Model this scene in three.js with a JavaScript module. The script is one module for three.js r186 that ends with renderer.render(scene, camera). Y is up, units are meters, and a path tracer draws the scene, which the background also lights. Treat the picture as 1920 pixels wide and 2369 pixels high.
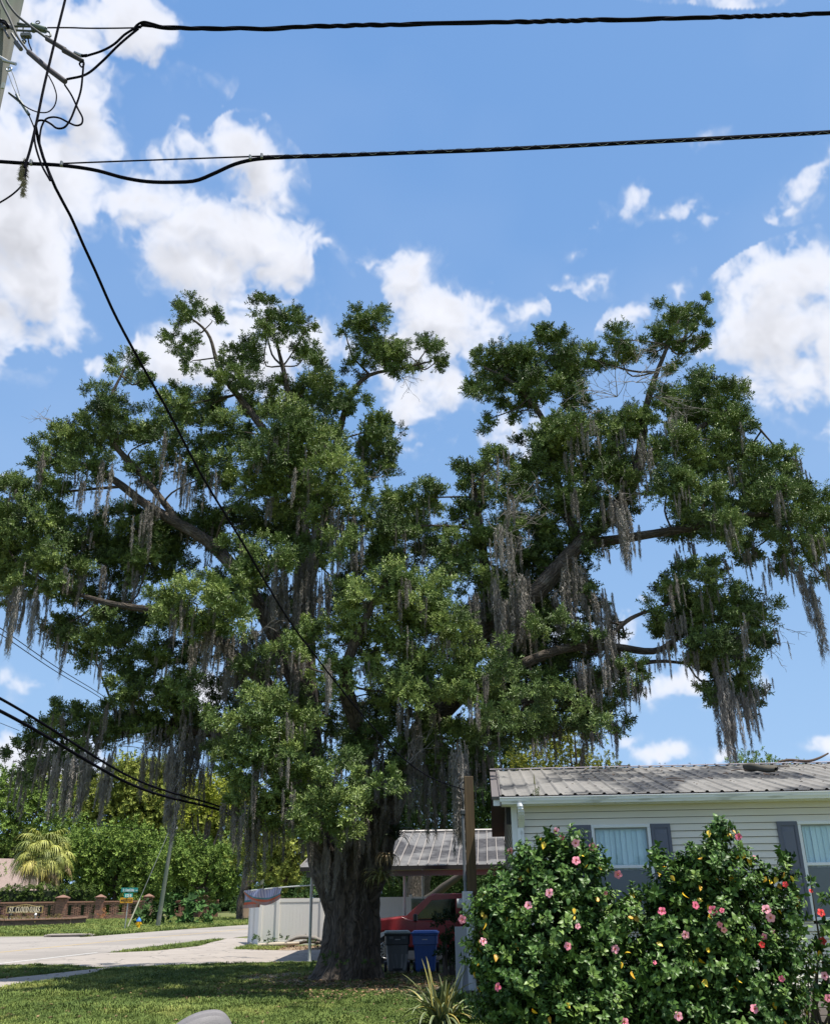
import * as THREE from 'three';
import { mergeGeometries, mergeVertices } from 'three/addons/utils/BufferGeometryUtils.js';
import { TextGeometry } from 'three/addons/geometries/TextGeometry.js';
import { FontLoader } from 'three/addons/loaders/FontLoader.js';
import { RoundedBoxGeometry } from 'three/addons/geometries/RoundedBoxGeometry.js';

// ---------------------------------------------------------------- camera, sky, sun, exposure
const V = (x, y, z) => new THREE.Vector3(x, y, z);
const EYE = 1.75, FOCAL = 2100, PITCH = 0.4019, ROLL = -0.0128, PW = 1920, PH = 2369;
const scene = new THREE.Scene();
const camera = new THREE.PerspectiveCamera(2 * Math.atan(PH / 2 / FOCAL) * 180 / Math.PI, 829 / 1024, 0.1, 900);
const camF = V(0, Math.sin(PITCH), -Math.cos(PITCH)), up0 = V(0, Math.cos(PITCH), Math.sin(PITCH)), rt0 = V(1, 0, 0);
const camR = rt0.clone().multiplyScalar(Math.cos(ROLL)).addScaledVector(up0, Math.sin(ROLL));
const camU = up0.clone().multiplyScalar(Math.cos(ROLL)).addScaledVector(rt0, -Math.sin(ROLL));
camera.position.set(0, EYE, 0);
camera.setRotationFromMatrix(new THREE.Matrix4().makeBasis(camR, camU, camF.clone().negate()));
scene.add(camera);

const SUN = V(0.28, 0.945, 0.165).normalize();
const sun = new THREE.DirectionalLight(new THREE.Color(1, 0.95, 0.86), 5);
sun.position.copy(SUN).multiplyScalar(120).add(V(0, 0, -40));
sun.target.position.set(0, 0, -40);
sun.castShadow = true;
Object.assign(sun.shadow.camera, { left: -70, right: 70, top: 70, bottom: -70, near: 1, far: 260 });
sun.shadow.mapSize.set(4096, 4096);
scene.add(sun, sun.target);

const renderer = new THREE.WebGLRenderer({ antialias: true });
renderer.toneMapping = THREE.LinearToneMapping;
renderer.toneMappingExposure = 1.52;
renderer.shadowMap.enabled = true;
const SKY_GAIN = 0.68;

// ---------------------------------------------------------------- numbers and noise
function mulberry(a) { return () => { a |= 0; a = a + 0x6D2B79F5 | 0; let t = Math.imul(a ^ a >>> 15, 1 | a); t = t + Math.imul(t ^ t >>> 7, 61 | t) ^ t; return ((t ^ t >>> 14) >>> 0) / 4294967296; }; }
let rnd = mulberry(12345);
const rr = (a, b) => a + (b - a) * rnd();
const gauss = () => (rnd() + rnd() + rnd() + rnd() - 2) * 1.0;
const clamp = (x, a = 0, b = 1) => x < a ? a : x > b ? b : x;
const sstep = (x, a, b) => { const t = clamp((x - a) / (b - a)); return t * t * (3 - 2 * t); };
const lerp = (a, b, t) => a + (b - a) * t;
function h3(x, y, z) { let h = Math.imul(x, 374761393) ^ Math.imul(y, 668265263) ^ Math.imul(z, 2147483647 ^ 1274126177); h = Math.imul(h ^ h >>> 13, 1274126177); h ^= h >>> 16; return (h >>> 0) / 4294967296; }
function vn3(x, y, z) {
  const i = Math.floor(x), j = Math.floor(y), k = Math.floor(z); let u = x - i, v = y - j, w = z - k;
  u = u * u * u * (u * (u * 6 - 15) + 10); v = v * v * v * (v * (v * 6 - 15) + 10); w = w * w * w * (w * (w * 6 - 15) + 10);
  const a = lerp(lerp(h3(i, j, k), h3(i + 1, j, k), u), lerp(h3(i, j + 1, k), h3(i + 1, j + 1, k), u), v);
  const b = lerp(lerp(h3(i, j, k + 1), h3(i + 1, j, k + 1), u), lerp(h3(i, j + 1, k + 1), h3(i + 1, j + 1, k + 1), u), v);
  return lerp(a, b, w);
}
function fbm3(x, y, z, oct, gain = 0.5) { let s = 0, a = 0.5, n = 0; for (let o = 0; o < oct; o++) { s += a * vn3(x, y, z); n += a; a *= gain; x = x * 2.03 + 17.1; y = y * 2.03 + 5.7; z = z * 2.03 + 9.2; } return s / n; }
function pn(x, y, px, py, s) { // periodic value noise
  const i = Math.floor(x), j = Math.floor(y); let u = x - i, v = y - j; u = u * u * (3 - 2 * u); v = v * v * (3 - 2 * v);
  const m = (a, b) => ((a % b) + b) % b, i0 = m(i, px), i1 = m(i + 1, px), j0 = m(j, py), j1 = m(j + 1, py);
  return lerp(lerp(h3(i0, j0, s), h3(i1, j0, s), u), lerp(h3(i0, j1, s), h3(i1, j1, s), u), v);
}
function pf(u, v, fx, fy, oct, s) { let t = 0, a = 0.5, n = 0; for (let o = 0; o < oct; o++) { t += a * pn(u * fx, v * fy, fx, fy, s + o * 7); n += a; a *= 0.5; fx *= 2; fy *= 2; } return t / n; }

// pixel of the photograph (1920 x 2369) -> points of the place, used to measure positions
function ray(x, y) { return camF.clone().addScaledVector(camR, (x - PW / 2) / FOCAL).addScaledVector(camU, -(y - PH / 2) / FOCAL); }
function at(x, y, d) { const q = ray(x, y); return V(0, EYE, 0).addScaledVector(q, d / -q.z); }
function gnd(x, y, h = 0) { const q = ray(x, y); return V(0, EYE, 0).addScaledVector(q, (h - EYE) / q.y); }
const DS = 1920 / 1736; // the enlarged view I measured in

// ---------------------------------------------------------------- sky: blue air and fair-weather cumulus
{
  const W = 4096, H = 2048, data = new Float32Array(W * H * 4);
  const lobes = [];
  const lobe = (dir, rx, ry, rot, k) => { const el = Math.asin(dir.y), az = Math.atan2(dir.x, -dir.z); lobes.push({ el, az, rx, ry, c: Math.cos(rot), s: Math.sin(rot), k, ce: Math.cos(el) }); };
  const seen = [
    [120, 40, 190, 90, 0, 1], [60, 170, 150, 110, 0, 1.1], [20, 330, 125, 110, 0, 1.05], [20, 500, 105, 100, 0, 1.0], [60, 600, 90, 100, 0, 1.05], [110, 690, 70, 60, 0, 0.95], [290, 40, 90, 60, 0.2, 0.75], [0, 640, 90, 110, 0, 1], 
    [520, 315, 48, 44, 0, 0.95], [548, 390, 56, 62, 0.2, 1.0], [500, 490, 110, 65, 0.2, 1.1], [420, 565, 110, 62, 0, 1.1], [580, 560, 105, 85, 0, 1.1], [560, 660, 140, 80, 0, 1.1], [650, 620, 80, 80, 0.5, 0.9], [380, 490, 60, 45, 0, 0.85], [460, 640, 110, 62, 0, 1.05], [640, 690, 100, 66, 0, 1.05], [480, 760, 150, 90, 0, 1], [690, 700, 90, 90, 0, .9],
    [850, 580, 75, 65, 0, 1.05], [900, 650, 100, 75, 0.1, 1.15], [940, 690, 70, 70, 0, 1], [860, 740, 110, 80, 0, 1.05], [840, 850, 75, 90, 0, 0.95], [900, 800, 70, 70, 0, .8],
    [1670, 600, 110, 60, 0, 1.05], [1650, 690, 130, 80, 0, 1.15], [1640, 780, 100, 70, 0, 1.1], [1730, 700, 90, 120, 0, 1.1], [1590, 640, 70, 60, 0, .9], [1660, 850, 60, 40, 0, .6],
    [1235, 490, 75, 34, -0.8, 0.86], [1330, 405, 60, 28, -0.8, 0.9], [1270, 560, 50, 40, 0, .5], [1440, 430, 48, 34, 0, 0.92], [1412, 512, 30, 18, -0.5, 0.8], [1700, 375, 60, 36, -0.4, 0.85], [1090, 650, 35, 25, 0, 0.6], [1350, 640, 70, 28, -0.5, 0.62], [1500, 275, 50, 25, 0, 0.5],
    [360, 320, 55, 50, 0.5, 0.62], [330, 430, 70, 50, 0, 0.6], [1370, 1575, 85, 24, 0, 0.95], [1310, 1560, 40, 22, 0, .8], [1400, 1440, 110, 45, 0, 0.9], [1705, 1558, 70, 20, 0, 0.8], [1230, 1300, 130, 70, 0, 0.95], [40, 1430, 60, 25, 0, 0.6], [20, 1000, 60, 30, 0, 0.7], [20, 1600, 120, 60, 0, 0.85], [440, 1450, 90, 40, 0, 0.9], [1080, 900, 50, 40, 0, .6], [190, 760, 40, 25, 0, .5],
  ];
  for (const [x, y, rx, ry, rot, k] of seen) { const d = ray(x * DS, y * DS).normalize(); const f = DS / FOCAL * (0.95); lobe(d, rx * f, ry * f, -rot, k); }
  const R = mulberry(77);
  for (let n = 0; n < 60; n++) { // the same kind of clouds all round, where the photograph does not look
    const az = -Math.PI + 2 * Math.PI * R(), el = Math.asin(0.08 + 0.9 * R());
    const dir = V(Math.sin(az) * Math.cos(el), Math.sin(el), -Math.cos(az) * Math.cos(el));
    const q = V(dir.dot(camR), dir.dot(camU), dir.dot(camF));
    if (q.z > 0 && Math.abs(q.x / q.z) < 0.62 && Math.abs(q.y / q.z) < 0.7) continue;
    const s = 0.05 + 0.05 * R();
    for (let m = 0; m < 4; m++) { const a2 = az + (R() - 0.5) * s * 3 / Math.cos(el), e2 = clamp(el + (R() - 0.5) * s * 1.6, 0.03, 1.5); lobe(V(Math.sin(a2) * Math.cos(e2), Math.sin(e2), -Math.cos(a2) * Math.cos(e2)), s * (0.7 + R() * 0.6), s * (0.45 + R() * 0.4), (R() - 0.5), 0.9 + 0.25 * R()); }
  }
  const dens = (x, y, z, az, el, oct) => {
    let s = 0;
    for (const l of lobes) {
      const dy = el - l.el; if (dy > 0.22 || dy < -0.22) continue;
      let dx = az - l.az; if (dx > Math.PI) dx -= 2 * Math.PI; else if (dx < -Math.PI) dx += 2 * Math.PI;
      dx *= l.ce; if (dx > 0.25 || dx < -0.25) continue;
      const a = (dx * l.c + dy * l.s) / l.rx, b = (-dx * l.s + dy * l.c) / l.ry, q = a * a + b * b;
      if (q < 3.2) s = Math.max(s, l.k * (1 - q / 3.2) * (1 - q / 3.2)) + 0.12 * l.k * Math.exp(-q * 2.2);
    }
    if (s <= 0) return -1;
    const w = fbm3(x * 22 + 3, y * 22, z * 22, 4) - 0.5, w2 = fbm3(x * 22 + 63, y * 22 + 9, z * 22, 4) - 0.5;
    const n = fbm3(x * 16 + w * 0.9, y * 17 + w2 * 0.9, z * 16 - w * 0.9, oct, 0.6) - 0.5;
    return s * 1.16 + n * 3.5 - 0.60;
  };
  for (let row = H / 2 - 20; row < H; row++) {
    const el = ((row + 0.5) / H - 0.5) * Math.PI, e = Math.max(el, 0), ce = Math.cos(el), y = Math.sin(el);
    const t = Math.pow(1 - Math.sin(e), 1.7);
    const base = [lerp(0.140, 0.42, t), lerp(0.318, 0.64, t), lerp(0.690, 0.93, t)];
    for (let col = 0; col < W; col++) {
      const u = ((col + 0.5) / W - 0.5) * 2 * Math.PI, x = Math.cos(u) * ce, z = Math.sin(u) * ce, az = Math.atan2(x, -z);
      let r = base[0], g = base[1], b = base[2];
      const cs = x * SUN.x + y * SUN.y + z * SUN.z, gl = Math.pow(Math.max(cs, 0), 5) * 0.19;
      r += gl; g += gl * 1.05; b += gl * 0.7;
      const haze = (fbm3(x * 4, y * 4, z * 4 + 40, 4) - 0.46) * 0.3; // thin veil
      if (haze > 0) { r += haze * 0.5; g += haze * 0.42; b += haze * 0.25; }
      const d = el > 0.01 ? dens(x, y, z, az, el, 7) : -1;
      if (d > -0.45 && d !== -1) { const v = sstep(d, -0.45, 0.25) * 0.26 * sstep(fbm3(x * 40, y * 46, z * 40 + 7, 4), 0.36, 0.62); r = lerp(r, 0.93, v); g = lerp(g, 0.95, v); b = lerp(b, 1.0, v); }
      if (d > 0) {
        const a = 1 - Math.exp(-Math.pow(d, 1.2) * 3.6), core = sstep(d, 0.35, 1.3);
        const s2 = dens(x + SUN.x * 0.025, y + SUN.y * 0.025, z + SUN.z * 0.025, az + 0.006, Math.min(el + 0.022, 1.55), 4), shade = clamp((s2 - d * 0.55) * 0.9);
        const lum = 1.0 - 0.10 * core - 0.24 * shade + (fbm3(x * 34, y * 40, z * 34 + 3, 4) - 0.5) * 0.22 * core;
        r = lerp(r, lum * 0.93, a); g = lerp(g, lum * 0.95, a); b = lerp(b, lum * 1.03, a);
      }
      const o = (row * W + col) * 4; data[o] = r * SKY_GAIN; data[o + 1] = g * SKY_GAIN; data[o + 2] = b * SKY_GAIN; data[o + 3] = 1;
    }
  }
  for (let row = 0; row < H / 2 - 20; row++) for (let col = 0; col < W; col++) { const o = (row * W + col) * 4; data[o] = 0.16; data[o + 1] = 0.17; data[o + 2] = 0.13; data[o + 3] = 1; }
  const sky = new THREE.DataTexture(data, W, H, THREE.RGBAFormat, THREE.FloatType);
  sky.mapping = THREE.EquirectangularReflectionMapping; sky.magFilter = THREE.LinearFilter; sky.needsUpdate = true;
  scene.background = sky; scene.environment = sky;
}

// ---------------------------------------------------------------- naming helpers
const used = {};
const numbered = (n) => { const k = used[n] = (used[n] ?? -1) + 1; return k ? n + '_' + String(k).padStart(3, '0') : n; };
function tag(o, label, category, group) { o.userData.label = label; o.userData.category = category; if (group) o.userData.group = group; return o; }
function thing(name, label, category, pos = [0, 0, 0], turn = 0, group) {
  const o = new THREE.Group(); o.name = numbered(name); o.position.set(...pos); o.rotation.y = turn; scene.add(o); return tag(o, label, category, group);
}
const sh = (m) => { m.castShadow = m.receiveShadow = true; return m; };
const flat = (g) => { g = g.index ? g.toNonIndexed() : g; for (const k of Object.keys(g.attributes)) if (!['position', 'normal', 'uv'].includes(k)) g.deleteAttribute(k); if (!g.attributes.uv) g.setAttribute('uv', new THREE.BufferAttribute(new Float32Array(g.attributes.position.count * 2), 2)); return g; };
const mg = (l) => Array.isArray(l) ? mergeGeometries(l.map(flat)) : l;
function part(name, geo, mat, parent, pos, rot) {
  const m = sh(new THREE.Mesh(mg(geo), mat)); m.name = name; if (pos) m.position.set(...pos); if (rot) m.rotation.set(...rot); parent.add(m); return m;
}
function solo(name, geo, mat, label, category, group, pos, turn) {
  const m = sh(new THREE.Mesh(mg(geo), mat)); m.name = numbered(name); if (pos) m.position.set(...pos); if (turn) m.rotation.y = turn; scene.add(m); return tag(m, label, category, group);
}
function struct(name, geo, mat, parent = scene) { const m = sh(new THREE.Mesh(mg(geo), mat)); m.name = parent === scene ? numbered(name) : name; if (parent === scene) m.userData.kind = 'structure'; parent.add(m); return m; }
const M4 = () => new THREE.Matrix4(), Q = (x = 0, y = 0, z = 0) => new THREE.Quaternion().setFromEuler(new THREE.Euler(x, y, z));
const mv = (g, x, y, z, rx = 0, ry = 0, rz = 0) => g.applyMatrix4(M4().compose(V(x, y, z), Q(rx, ry, rz), V(1, 1, 1)));
const box = (w, h, d, x = 0, y = 0, z = 0, rx = 0, ry = 0, rz = 0) => mv(new THREE.BoxGeometry(w, h, d), x, y, z, rx, ry, rz);
const rbox = (w, h, d, r, x = 0, y = 0, z = 0, rx = 0, ry = 0, rz = 0) => mv(new RoundedBoxGeometry(w, h, d, 2, r), x, y, z, rx, ry, rz);
const cyl = (r1, r2, h, n, x = 0, y = 0, z = 0, rx = 0, ry = 0, rz = 0) => mv(new THREE.CylinderGeometry(r1, r2, h, n), x, y, z, rx, ry, rz);
function uvBox(g) { // uv in metres, by the face's own direction
  g = flat(g); const p = g.attributes.position, n = g.attributes.normal, u = g.attributes.uv;
  for (let i = 0; i < p.count; i++) { const ax = Math.abs(n.getX(i)), ay = Math.abs(n.getY(i)), az = Math.abs(n.getZ(i)); if (ay >= ax && ay >= az) u.setXY(i, p.getX(i), p.getZ(i)); else if (ax >= az) u.setXY(i, p.getZ(i), p.getY(i)); else u.setXY(i, p.getX(i), p.getY(i)); }
  return g;
}
function tube(pts, r, seg = 40, sides = 6) { return new THREE.TubeGeometry(new THREE.CatmullRomCurve3(pts, false, 'centripetal'), seg, r, sides, false); }
function bar(a, b, r, n = 8, r2 = r) { const d = b.clone().sub(a), L = d.length(), g = new THREE.CylinderGeometry(r2, r, L, n); g.applyQuaternion(new THREE.Quaternion().setFromUnitVectors(V(0, 1, 0), d.normalize())); const c = a.clone().add(b).multiplyScalar(0.5); g.translate(c.x, c.y, c.z); return g; }
function sheet(poly, y) { // level polygon [[x, z], ...], uv in metres
  const s = new THREE.Shape(poly.map(([x, z]) => new THREE.Vector2(x, -z))), g = new THREE.ShapeGeometry(s); g.rotateX(-Math.PI / 2); g.translate(0, y, 0);
  const p = g.attributes.position, u = g.attributes.uv; for (let i = 0; i < p.count; i++) u.setXY(i, p.getX(i), p.getZ(i)); return g;
}
// a branch: circles along a curve, each with its own radius, with an uneven outline
function loft(pts, radii, o = {}) {
  const n = o.seg ?? Math.max(6, pts.length * 4), k = o.sides ?? 9, c = new THREE.CatmullRomCurve3(pts, false, 'centripetal'), pos = [], uv = [], idx = [];
  const fr = c.computeFrenetFrames(n, false); let len = 0, last = null; const sd = o.seed ?? 3;
  for (let i = 0; i <= n; i++) {
    const t = i / n, p = c.getPointAt(t); if (last) len += p.distanceTo(last); last = p;
    const q = c.getUtoTmapping(t, 0) * (radii.length - 1), j = Math.min(radii.length - 2, Math.floor(q)), r = lerp(radii[j], radii[j + 1], q - j);
    for (let s = 0; s <= k; s++) {
      const a = (s % k) / k * 2 * Math.PI, w = r * (1 + (o.rough ?? 0.16) * (vn3(Math.cos(a) * 1.6 + sd, Math.sin(a) * 1.6, len * 1.6 + sd) - 0.5) * 2);
      const v = p.clone().addScaledVector(fr.normals[i], Math.cos(a) * w).addScaledVector(fr.binormals[i], Math.sin(a) * w);
      pos.push(v.x, v.y, v.z); uv.push(s / k * Math.max(0.3, 2 * Math.PI * radii[0]), len);
    }
  }
  for (let i = 0; i < n; i++) for (let s = 0; s < k; s++) { const a = i * (k + 1) + s, b = a + k + 1; idx.push(a, a + 1, b, a + 1, b + 1, b); }
  const g = new THREE.BufferGeometry(); g.setAttribute('position', new THREE.Float32BufferAttribute(pos, 3)); g.setAttribute('uv', new THREE.Float32BufferAttribute(uv, 2)); g.setIndex(idx); g.computeVertexNormals(); return g;
}

// ---------------------------------------------------------------- procedural materials
function tex(w, h, f, srgb = true, rep = 1) {
  const d = new Uint8Array(w * h * 4);
  for (let y = 0; y < h; y++) for (let x = 0; x < w; x++) { const c = f(x / w, y / h), o = (y * w + x) * 4; if (typeof c === 'number') d[o] = d[o + 1] = d[o + 2] = clamp(c) * 255; else for (let i = 0; i < 3; i++) { let v = clamp(c[i]); if (srgb) v = v <= 0.0031308 ? 12.92 * v : 1.055 * Math.pow(v, 1 / 2.4) - 0.055; d[o + i] = v * 255; } d[o + 3] = 255; }
  const t = new THREE.DataTexture(d, w, h); t.wrapS = t.wrapT = THREE.RepeatWrapping; t.magFilter = THREE.LinearFilter; t.minFilter = THREE.LinearMipmapLinearFilter; t.colorSpace = srgb ? THREE.SRGBColorSpace : THREE.NoColorSpace;
  if (Array.isArray(rep)) t.repeat.set(rep[0], rep[1]); else t.repeat.set(rep, rep); t.needsUpdate = true; return t;
}
const std = (c, rough = 0.8, o = {}) => { const m = new THREE.MeshPhysicalMaterial({ roughness: rough, ...o }); m.color.setRGB(...c); return m; };
const mix3 = (a, b, t) => [lerp(a[0], b[0], t), lerp(a[1], b[1], t), lerp(a[2], b[2], t)];
const barkH = (u, v) => { const w = pf(u, v, 6, 3, 3, 5) * 0.25, r = Math.abs(pf((u + w) % 1, v, 22, 5, 3, 9) - 0.5) * 2; return clamp(Math.pow(r, 0.55) * 0.85 + pf(u, v, 40, 30, 3, 21) * 0.3 - 0.1); };
const mBark = std([1, 1, 1], 0.95, {
  map: tex(512, 512, (u, v) => { const h = barkH(u, v), p = pf(u, v, 5, 4, 4, 33); return mix3(mix3([0.022, 0.017, 0.013], [0.165, 0.132, 0.104], h), [0.25, 0.24, 0.215], sstep(p, 0.55, 0.75) * 0.55 * h); }, true, 0.7),
  bumpMap: tex(512, 512, barkH, false, 0.7), bumpScale: 0.055,
});
const mTwig = std([0.21, 0.19, 0.17], 0.9), mTwigDark = std([0.075, 0.062, 0.052], 0.95);
const mLawn = std([1, 1, 1], 1, {
  map: tex(1024, 1024, (u, v) => { const a = pf(u, v, 6, 6, 4, 1), b = pf(u, v, 90, 90, 2, 2), c = pf(u, v, 14, 14, 3, 8); return mix3(mix3([0.06, 0.085, 0.024], [0.15, 0.165, 0.045], a * 0.6 + b * 0.55), [0.19, 0.15, 0.075], sstep(c, 0.56, 0.75) * 0.5); }, true, 0.125),
  bumpMap: tex(512, 512, (u, v) => pf(u, v, 64, 64, 3, 4), false, 0.5), bumpScale: 0.03,
});
const mDirt = std([1, 1, 1], 1, { map: tex(512, 512, (u, v) => { const a = pf(u, v, 8, 8, 5, 41), b = pf(u, v, 80, 80, 2, 42); return mix3([0.075, 0.062, 0.045], [0.23, 0.18, 0.125], a * 0.5 + b * 0.5); }, true, 0.33), bumpMap: tex(256, 256, (u, v) => pf(u, v, 40, 40, 3, 43), false, 0.5), bumpScale: 0.02 });
const mRoad = std([1, 1, 1], 0.92, { map: tex(1024, 1024, (u, v) => { const a = pf(u, v, 4, 4, 5, 51), b = pf(u, v, 256, 256, 1, 52), k = Math.abs(pf(u, v, 5, 5, 5, 53) - 0.5); return mix3(mix3([0.225, 0.20, 0.18], [0.335, 0.30, 0.265], a * 0.6 + b * 0.4), [0.14, 0.13, 0.12], Math.max(k < 0.008 ? 0.75 : 0, sstep(pf(u, v, 3, 9, 3, 57), 0.5, 0.7) * 0.28)); }, true, 0.1), bumpMap: tex(512, 512, (u, v) => pf(u, v, 128, 128, 2, 54), false, 0.4), bumpScale: 0.006 });
const mConcrete = std([1, 1, 1], 0.9, { map: tex(1024, 1024, (u, v) => { const a = pf(u, v, 5, 5, 5, 61), b = pf(u, v, 200, 200, 2, 62), k = Math.abs(pf(u, v, 3, 3, 6, 63) - 0.5); return mix3(mix3([0.23, 0.20, 0.175], [0.37, 0.325, 0.285], a * 0.65 + b * 0.35), [0.13, 0.12, 0.11], k < 0.010 ? 0.75 : 0); }, true, 0.2), bumpMap: tex(512, 512, (u, v) => pf(u, v, 100, 100, 3, 64), false, 0.5), bumpScale: 0.006 });
const mLineY = std([0.42, 0.30, 0.12], 0.9), mLineW = std([0.55, 0.54, 0.52], 0.9);
const leafMat = (r, o = {}) => std([1, 1, 1], r, { side: THREE.DoubleSide, ...o });
const mOakLeaf = leafMat(0.48, { specularIntensity: 0.6 }), mFarLeaf = leafMat(0.7, { specularIntensity: 0.3 }), mHibLeaf = leafMat(0.42, { specularIntensity: 0.5 }), mGrass = leafMat(0.7, { specularIntensity: 0.3 }), mMoss = leafMat(0.95);
// ---------------------------------------------------------------- ground, roads, paths
const roadX = (z) => { const k = [[40, -31], [0, -22.5], [-20, -19.2], [-31, -17.5], [-38.6, -16.1], [-45.8, -15.1], [-52.6, -13.7], [-63, -11.6], [-75, -8.7], [-90, -4.2], [-105, 2], [-125, 14], [-160, 40]]; for (let i = 0; i < k.length - 1; i++) if (z <= k[i][0] && z >= k[i + 1][0]) return lerp(k[i][1], k[i + 1][1], (k[i][0] - z) / (k[i][0] - k[i + 1][0])); return k[k.length - 1][1]; };
const pxPoly = (l) => l.map(([x, y]) => { const p = gnd(x, y); return [p.x, p.z]; });
const jag = (poly, amp, step) => { const out = []; for (let i = 0; i < poly.length; i++) { const a = poly[i], b = poly[(i + 1) % poly.length], L = Math.hypot(b[0] - a[0], b[1] - a[1]), n = Math.max(1, Math.round(L / step)); for (let j = 0; j < n; j++) { const t = j / n, w = (fbm3(a[0] + t * L, i * 7.3, j * 0.37, 2) - 0.5) * 2 * amp * (j ? 1 : 0.3); const nx = -(b[1] - a[1]) / L, nz = (b[0] - a[0]) / L; out.push([lerp(a[0], b[0], t) + nx * w, lerp(a[1], b[1], t) + nz * w]); } } return out; };
struct('ground', sheet([[-600, 120], [600, 120], [600, -800], [-600, -800]], 0), mLawn);
const zs = []; for (let z = 40; z >= -160; z -= 2.5) zs.push(z);
const strip = (a, b) => [...zs.map((z) => [roadX(z) + a, z]), ...[...zs].reverse().map((z) => [roadX(z) + b, z])];
struct('road', sheet(jag(strip(-4.7, 4.7), 0.12, 1.2), 0.012), mRoad);
struct('side_street', sheet([[-90, -41], [-19, -41], [-17.5, -52], [-18.6, -54.6], [-21, -55.9], [-26, -56.3], [-90, -58]], 0.008), mRoad);
struct('centre_line', sheet(strip(-0.09, 0.09), 0.016), mLineY);
struct('edge_line', sheet(zs.filter((z) => z < 0 && z > -39).map((z) => [roadX(z) + 4.2, z]).concat(zs.filter((z) => z < 0 && z > -39).reverse().map((z) => [roadX(z) + 4.32, z])), 0.016), mLineW);
const drivePoly = [[-12.9, -30.9], [-10.9, -30.4], [-8.9, -28.9], [-6.5, -29.9], [-4.2, -30.45], [12, -30.9], [12, -37.6], [-2.2, -37.4], [-4.9, -37.1], [-7.1, -38.6], [-7.3, -44], [-8.0, -48.5], [-9.6, -50.5], [-9.4, -45], [-9.2, -41.4], [-10.0, -38.2], [-11.6, -37.0], [-12.2, -34]];
struct('driveway', sheet(jag(drivePoly, 0.14, 0.6), 0.02), mConcrete);
const walkPoly = [...pxPoly([[0, 2266], [100, 2256], [206, 2244], [258, 2240]]), ...pxPoly([[240, 2247], [200, 2254], [147, 2266], [80, 2276], [0, 2286]]), [-14, -21], [-14, -24]];
struct('sidewalk', sheet(jag(walkPoly, 0.08, 0.4), 0.016), mConcrete);
const dirtPoly = [[-4.4, -24.2], [-2.6, -22.2], [-0.8, -20.6], [1.6, -19.2], [4, -19], [6, -22], [5, -29.5], [1, -30], [-1.2, -29.2], [-2.6, -27], [-4.6, -25.6]];
struct('bare_soil', sheet(jag(dirtPoly, 0.5, 0.7), 0.006), mDirt);
struct('leaf_strip', sheet(jag([[-6.6, -37.9], [-4.2, -37.2], [1, -37.3], [8, -37.4], [8, -40.7], [-5.6, -40.7], [-6.4, -39.4]], 0.2, 0.6), 0.012), std([1, 1, 1], 1, { map: tex(512, 512, (u, v) => mix3([0.11, 0.075, 0.045], [0.40, 0.30, 0.20], pf(u, v, 30, 30, 3, 71)), true, 0.4) }));
{ // storm drain inlet in the far kerb
  const g = gnd(163, 2167); const t = thing('storm_drain', 'low concrete storm drain inlet on the far road edge', 'storm drain', [g.x, 0, g.z], 0.08);
  part('slab', rbox(2.3, 0.09, 0.9, 0.03, 0, 0.10, 0), mConcrete, t); part('opening', box(1.8, 0.07, 0.06, 0, 0.035, 0.42), std([0.02, 0.02, 0.02], 1), t);
  for (const s of [-1, 1]) part('kerb', rbox(0.4, 0.12, 0.85, 0.03, s * 1.1, 0.055, 0.0), mConcrete, t);
}
const inPoly = (poly, x, z) => { let c = false; for (let i = 0, j = poly.length - 1; i < poly.length; j = i++) { const [a, b] = poly[i], [d, e] = poly[j]; if ((b > z) !== (e > z) && x < (d - a) * (z - b) / (e - b) + a) c = !c; } return c; };

// ---------------------------------------------------------------- foliage builders
// a sprig: folded leaves along a bent twig that points to +y, about one unit long
function sprig(o) {
  const P = [], r = mulberry(o.seed), n = o.n ?? 12, L = o.leaf ?? 0.4, W = o.wide ?? 0.13, bend = o.bend ?? 0.25;
  const stem = (t) => V(bend * t * t, t * (o.len ?? 0.75), 0.06 * Math.sin(t * 5));
  const push = (a, b, c) => P.push(a.x, a.y, a.z, b.x, b.y, b.z, c.x, c.y, c.z);
  for (let i = 0; i < n; i++) {
    const t = 0.12 + 0.88 * (i + 0.5 * r()) / n, b = stem(t), a = i * 2.4 + r() * 0.7, up = lerp(o.open0 ?? 0.25, o.open1 ?? 0.95, t) + (r() - 0.5) * 0.35;
    const d = V(Math.cos(a) * Math.cos(up), Math.sin(up), Math.sin(a) * Math.cos(up)).normalize(), l = L * (0.7 + 0.5 * r()), w = W * (0.8 + 0.4 * r());
    const side = V(-Math.sin(a), 0, Math.cos(a)).applyAxisAngle(d, (r() - 0.5) * 1.4), nrm = side.clone().cross(d).normalize();
    const mid = b.clone().addScaledVector(d, l * 0.5), e1 = mid.clone().addScaledVector(side, w / 2).addScaledVector(nrm, w * 0.18), e2 = mid.clone().addScaledVector(side, -w / 2).addScaledVector(nrm, w * 0.18), tip = b.clone().addScaledVector(d, l).addScaledVector(V(0, -1, 0), l * 0.12);
    push(b, e1, tip); push(b, tip, e2);
  }
  if (o.stem) { for (let i = 0; i < 3; i++) { const a = stem(i / 3), b = stem((i + 1) / 3), w = o.stem; push(a.clone().add(V(w, 0, 0)), b, a.clone().add(V(-w, 0, w))); } }
  const g = new THREE.BufferGeometry(); g.setAttribute('position', new THREE.Float32BufferAttribute(P, 3)); g.computeVertexNormals(); return g;
}
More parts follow.
